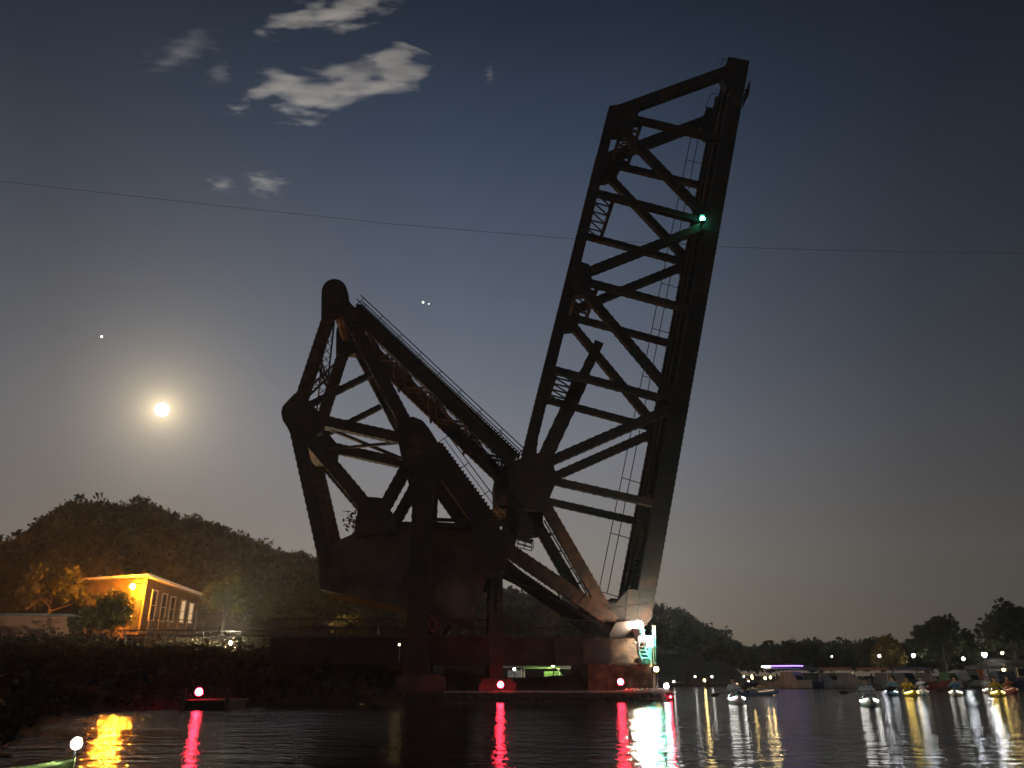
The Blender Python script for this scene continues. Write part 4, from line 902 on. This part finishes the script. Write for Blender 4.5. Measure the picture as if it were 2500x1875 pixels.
specs = [
 (1797, 1718, -70, WHITEH, JW, WST2, BLU, 14, 'white kayak with bright lights nearest the timber fender', 'paddler in a pale jacket in the kayak nearest the fender', 'dark paddle held low by the paddler nearest the fender'),
 (1841, 1697, 200, BLUEC, JD, DIM, DIM, 24, 'unlit dark kayak behind the bright one near the fender', 'silhouetted paddler in dark clothing below the large warm shore lamp', 'raised dark paddle of the silhouetted paddler'),
 (2122, 1724, -80, WHITEH, JW, WST2, BR, 4, 'white kayak throwing the longest white reflection, middle of the right half', 'paddler in a white jacket in the most brightly lit kayak', 'long dark paddle of the paddler in the brightest kayak'),
 (2180, 1698, -110, HB, JB, WST, KCOOL, 20, 'blue kayak with cool lights right behind the brightest one', 'paddler in a blue jacket right behind the brightest kayak', 'paddle of the blue jacketed paddler'),
 (2223, 1701, -60, HY_, JY, YE, YEG, 6, 'yellow glowing kayak left of the small white lit one', 'paddler in a yellow jacket lit all yellow', 'paddle of the yellow jacketed paddler left of the white lit kayak'),
 (2254, 1697, -85, WHITEH, JW, DIM, KCOOL, 12, 'small white lit kayak just right of the yellow one', 'paddler in white just right of the yellow lit paddler', 'paddle held beside the yellow lit kayak on its right'),
 (2336, 1700, -100, WHITEH, JB, WST, BLU, 18, 'bluish lit kayak alone between the yellow and the orange group', 'paddler alone between the yellow kayak and the rightmost group', 'paddle of the lone paddler left of the rightmost group'),
 (2436, 1701, -75, HY_, JY, YE, YEG, 5, 'yellow kayak with a bright hull, large one of the rightmost group', 'yellow jacketed paddler in the rightmost group of kayaks', 'paddle of the yellow jacketed paddler in the rightmost group'),
 (2414, 1693, -80, WHITEH, JW, WST, KCOOL, 10, 'white kayak tucked left of the rightmost yellow one', 'paddler in white left of the rightmost yellow kayak', 'paddle crossing left of the rightmost yellow kayak'),
 (2468, 1692, -60, REDH, JO, DIM, YEG, -8, 'dim red kayak farthest right on the river', 'paddler in an orange jacket farthest right on the river', 'paddle of the paddler farthest right'),
]
first = True
for px, py, rz, hm, jm, sm, gm, tilt, l1, l2, l3 in specs:
    q = GP(px, py, 0)
    if first: k_, p_, a_ = kay0, per0, pad0
    else: k_, p_, a_ = copy_tree(kay0), copy_tree(per0), copy_tree(pad0)
    first = False
    rot = math.atan2(-q.y, -q.x)+R((rz+90)*.35 if rz < 90 else 65)
    k_.location = (q.x, q.y, .02); k_.rotation_euler.z = rot; tag(k_, l1)
    p_.location = (q.x, q.y, .02); p_.rotation_euler.z = rot; tag(p_, l2, 'person', PG)
    c_r = Matrix.Rotation(rot, 3, 'Z')@V((.025, 0, .565)); a_.location = (q.x+c_r.x, q.y+c_r.y, .585); a_.rotation_euler = (R(tilt), 0, rot); tag(a_, l3)
    for ch in k_.children:
        b_ = ch.name.split('.')[0]
        if b_ == 'hull': omat(ch, hm)
        if b_ == 'light_strip': omat(ch, sm)
        if b_ == 'light_globe': omat(ch, gm)
    for ch in p_.children:
        if ch.name.startswith('jacket'): omat(ch, jm)
# near kayak bow at the lower left, with a white lamp
q = GP(172, 1876, .3); a_ = R(4); nk = copy_tree(kay0); nk.location = (q.x-1.62*math.cos(a_), q.y-1.62*math.sin(a_), .0); nk.rotation_euler.z = a_; nk['label'] = 'lime green kayak with a white lamp, nearest to the camera at lower left'
lp_ = DP(187, 1815, q.y+.05)-nk.location; lp_ = Matrix.Rotation(-a_, 3, 'Z')@lp_
for ch in list(nk.children):
    b_ = ch.name.split('.')[0]
    if b_ == 'hull': omat(ch, HL)
    if b_ == 'light_strip': omat(ch, DIM)
    if b_ in ('light_globe', 'light_pole'):
        ch.location = (lp_.x+1.1, lp_.y, lp_.z-.62)
        if b_ == 'light_globe': ch.scale = (.72,)*3; ch.location = (lp_.x+1.1*.72, lp_.y, lp_.z-.62*.72)
        if b_ == 'light_globe': omat(ch, emit('near_white', (.93, .93, 1), 110))

# ------------------------------------------------------------------ overhead line, moon, stars, clouds
m = MB(); pts = [DP(*q) for q in ((-700, 372, 86), (35, 446, 90), (480, 496, 93), (950, 546, 97), (1400, 583, 101), (1800, 604, 105), (2060, 612, 107), (2500, 619, 111), (3100, 622, 114))]
m.path(pts, .027, 5); pw = m.build('overhead_cable', DARKSTEEL, None, pts[0]); tag(pw, 'thin overhead cable crossing the whole night sky', 'cable')
MD = 9000
mc = CAM+moon_dir*MD; o = MB().sphere((0, 0, 0), MD*.0078, 32, 20).build('moon', emit('moon_light', (1, .90, .66), 16), None, None, True); o.location = mc; tag(o, 'full moon glowing low over the left hill', 'moon')
for px, py, r, s_, lab in ((248, 822, .0012, 7, 'bright star above the moon'), (1033, 738, .0012, 5, 'star between the counterweight tower and the raised span'), (1047, 742, .0009, 2, 'faint star close right of the brighter one')):
    d = ray(px, py).normalized(); o = MB().sphere((0, 0, 0), MD*r, 10, 6).build('star', emit('star_light', (1, .98, .92), s_), None); o.location = CAM+d*MD; tag(o, lab, 'star', 'stars over the river')
def cloud(bbox, blobs, dens, label, CD=2600, amp=1.5, nscale=3.4, seed=0):
    # a real body of cloud vapour: ellipsoid lumps of the given size, as thick as they are tall
    x0, y0, x1, y1 = bbox; d = ray((x0+x1)/2, (y0+y1)/2).normalized(); c = CAM+d*CD
    right = V((1, 0, 0)); right = (right-d*right.dot(d)).normalized(); up = right.cross(d).normalized()
    pc_ = CD/F/ray((x0+x1)/2, (y0+y1)/2).length                                               # metres per pixel there
    pc_ = CD/(F*ray((x0+x1)/2, (y0+y1)/2).length)
    hx, hy = (x1-x0)/2*pc_, (y1-y0)/2*pc_; hz_ = hy*1.2
    m = MB().sphere((0, 0, 0), 1.0, 24, 14)
    ob = m.build('cloud', None, None) if False else None
    mat = bpy.data.materials.new('cloud_vapour'); mat.use_nodes = True; t = mat.node_tree; t.nodes.clear(); nn = t.nodes; lk = t.links
    o_ = nn.new('ShaderNodeOutputMaterial'); pv = nn.new('ShaderNodeVolumePrincipled'); lk.new(pv.outputs[0], o_.inputs['Volume'])
    pv.inputs['Color'].default_value = (.98, .97, .95, 1); pv.inputs['Anisotropy'].default_value = .6
    tcn = nn.new('ShaderNodeTexCoord'); prev = None
    nz = nn.new('ShaderNodeTexNoise'); nz.inputs['Scale'].default_value = nscale/min(hx, hy*2.2); nz.inputs['Detail'].default_value = 5; nz.inputs['Roughness'].default_value = .52
    mpn = nn.new('ShaderNodeMapping'); mpn.inputs['Location'].default_value = (seed*37, seed*11, 0); mpn.inputs['Rotation'].default_value = (0, 0, R(20)); mpn.inputs['Scale'].default_value = (.5, 1.6, 1)
    lk.new(tcn.outputs['Object'], mpn.inputs['Vector']); lk.new(mpn.outputs['Vector'], nz.inputs['Vector'])
    for bx, by, rx, ry, rot in blobs:
        mp = nn.new('ShaderNodeMapping'); mp.vector_type = 'TEXTURE'
        mp.inputs['Location'].default_value = ((bx-(x0+x1)/2)*pc_, -(by-(y0+y1)/2)*pc_, 0); mp.inputs['Rotation'].default_value = (0, 0, R(rot)); mp.inputs['Scale'].default_value = (rx*pc_, ry*pc_, ry*pc_)
        lk.new(tcn.outputs['Object'], mp.inputs['Vector']); ln = nn.new('ShaderNodeVectorMath'); ln.operation = 'LENGTH'; lk.new(mp.outputs['Vector'], ln.inputs[0])
        s1 = nn.new('ShaderNodeMath'); s1.operation = 'SUBTRACT'; s1.inputs[0].default_value = 1; lk.new(ln.outputs['Value'], s1.inputs[1])
        if prev is None: prev = s1.outputs[0]
        else:
            mx = nn.new('ShaderNodeMath'); mx.operation = 'SMOOTH_MAX'; mx.inputs[2].default_value = .25; lk.new(prev, mx.inputs[0]); lk.new(s1.outputs[0], mx.inputs[1]); prev = mx.outputs[0]
    sb = nn.new('ShaderNodeMath'); sb.operation = 'SUBTRACT'; lk.new(nz.outputs['Fac'], sb.inputs[0]); sb.inputs[1].default_value = .55
    ad = nn.new('ShaderNodeMath'); ad.operation = 'MULTIPLY_ADD'; lk.new(sb.outputs[0], ad.inputs[0]); ad.inputs[1].default_value = amp*2.4; lk.new(prev, ad.inputs[2])
    ge = nn.new('ShaderNodeMath'); ge.operation = 'MULTIPLY'; ge.use_clamp = True; lk.new(ad.outputs[0], ge.inputs[0]); ge.inputs[1].default_value = 1.15
    de = nn.new('ShaderNodeMath'); de.operation = 'MULTIPLY'; lk.new(ge.outputs[0], de.inputs[0]); de.inputs[1].default_value = dens/hz_; lk.new(de.outputs[0], pv.inputs['Density'])
    m = MB().sphere((0, 0, 0), 1.0, 28, 16, hx*1.25, hy*1.35, hz_*1.3)
    ob = m.build('cloud', mat, None); ob.location = c
    ob.rotation_euler = Matrix((right, up, right.cross(up))).transposed().to_euler()
    tag(ob, label, 'cloud', kind='stuff'); return ob
cloud((550, 115, 1050, 285), [(680, 218, 95, 42, 12), (765, 238, 85, 46, 14), (850, 195, 120, 42, 18), (950, 175, 110, 58, 10)], 3.4, 'long bright cloud left of the raised span top', seed=1)
cloud((620, -40, 970, 90), [(720, 42, 105, 24, 22), (830, 24, 80, 46, 12), (915, 5, 60, 30, 0)], 3.2, 'bright wispy cloud cut by the top edge', seed=2)
cloud((490, 420, 700, 480), [(545, 448, 36, 20, -20), (645, 445, 50, 30, -12)], .45, 'small faint cloud above the cable', seed=3)
cloud((360, 80, 570, 215), [(528, 178, 34, 26, 30), (450, 125, 90, 40, 20)], .35, 'thin faint cloud patch at upper left', seed=4)
cloud((550, 240, 640, 290), [(582, 264, 28, 16, 0)], .5, 'tiny cloud scrap left of the long bright cloud', seed=5)
cloud((1170, 150, 1225, 210), [(1195, 180, 12, 24, 0)], .35, 'tiny pale cloud wisp right of the long bright cloud', seed=6)

# ------------------------------------------------------------------ night haze
hm_ = bpy.data.materials.new('night_haze'); hm_.use_nodes = True; t = hm_.node_tree; t.nodes.clear()
o_ = t.nodes.new('ShaderNodeOutputMaterial'); pv = t.nodes.new('ShaderNodeVolumePrincipled'); t.links.new(pv.outputs[0], o_.inputs['Volume'])
pv.inputs['Color'].default_value = (.95, .95, .95, 1); pv.inputs['Density'].default_value = .0006; pv.inputs['Anisotropy'].default_value = .25
hb_ = MB().box((0, 190, 33), (430, 250, 37)).build('haze', hm_); tag(hb_, 'thin night haze over river and hills', 'haze', kind='stuff')

# ------------------------------------------------------------------ render settings
sc.view_settings.view_transform = 'Standard'; sc.view_settings.look = 'None'; sc.view_settings.exposure = 0; sc.view_settings.gamma = 1
c = sc.cycles if hasattr(sc, 'cycles') else None
sc.render.engine = 'CYCLES'; c = sc.cycles
c.max_bounces = 5; c.diffuse_bounces = 2; c.glossy_bounces = 3; c.volume_bounces = 3; c.transparent_max_bounces = 6
c.sample_clamp_indirect = 4.0; c.use_denoising = True; c.caustics_reflective = False; c.caustics_refractive = False
c.volume_step_rate = 1.0; c.volume_max_steps = 64
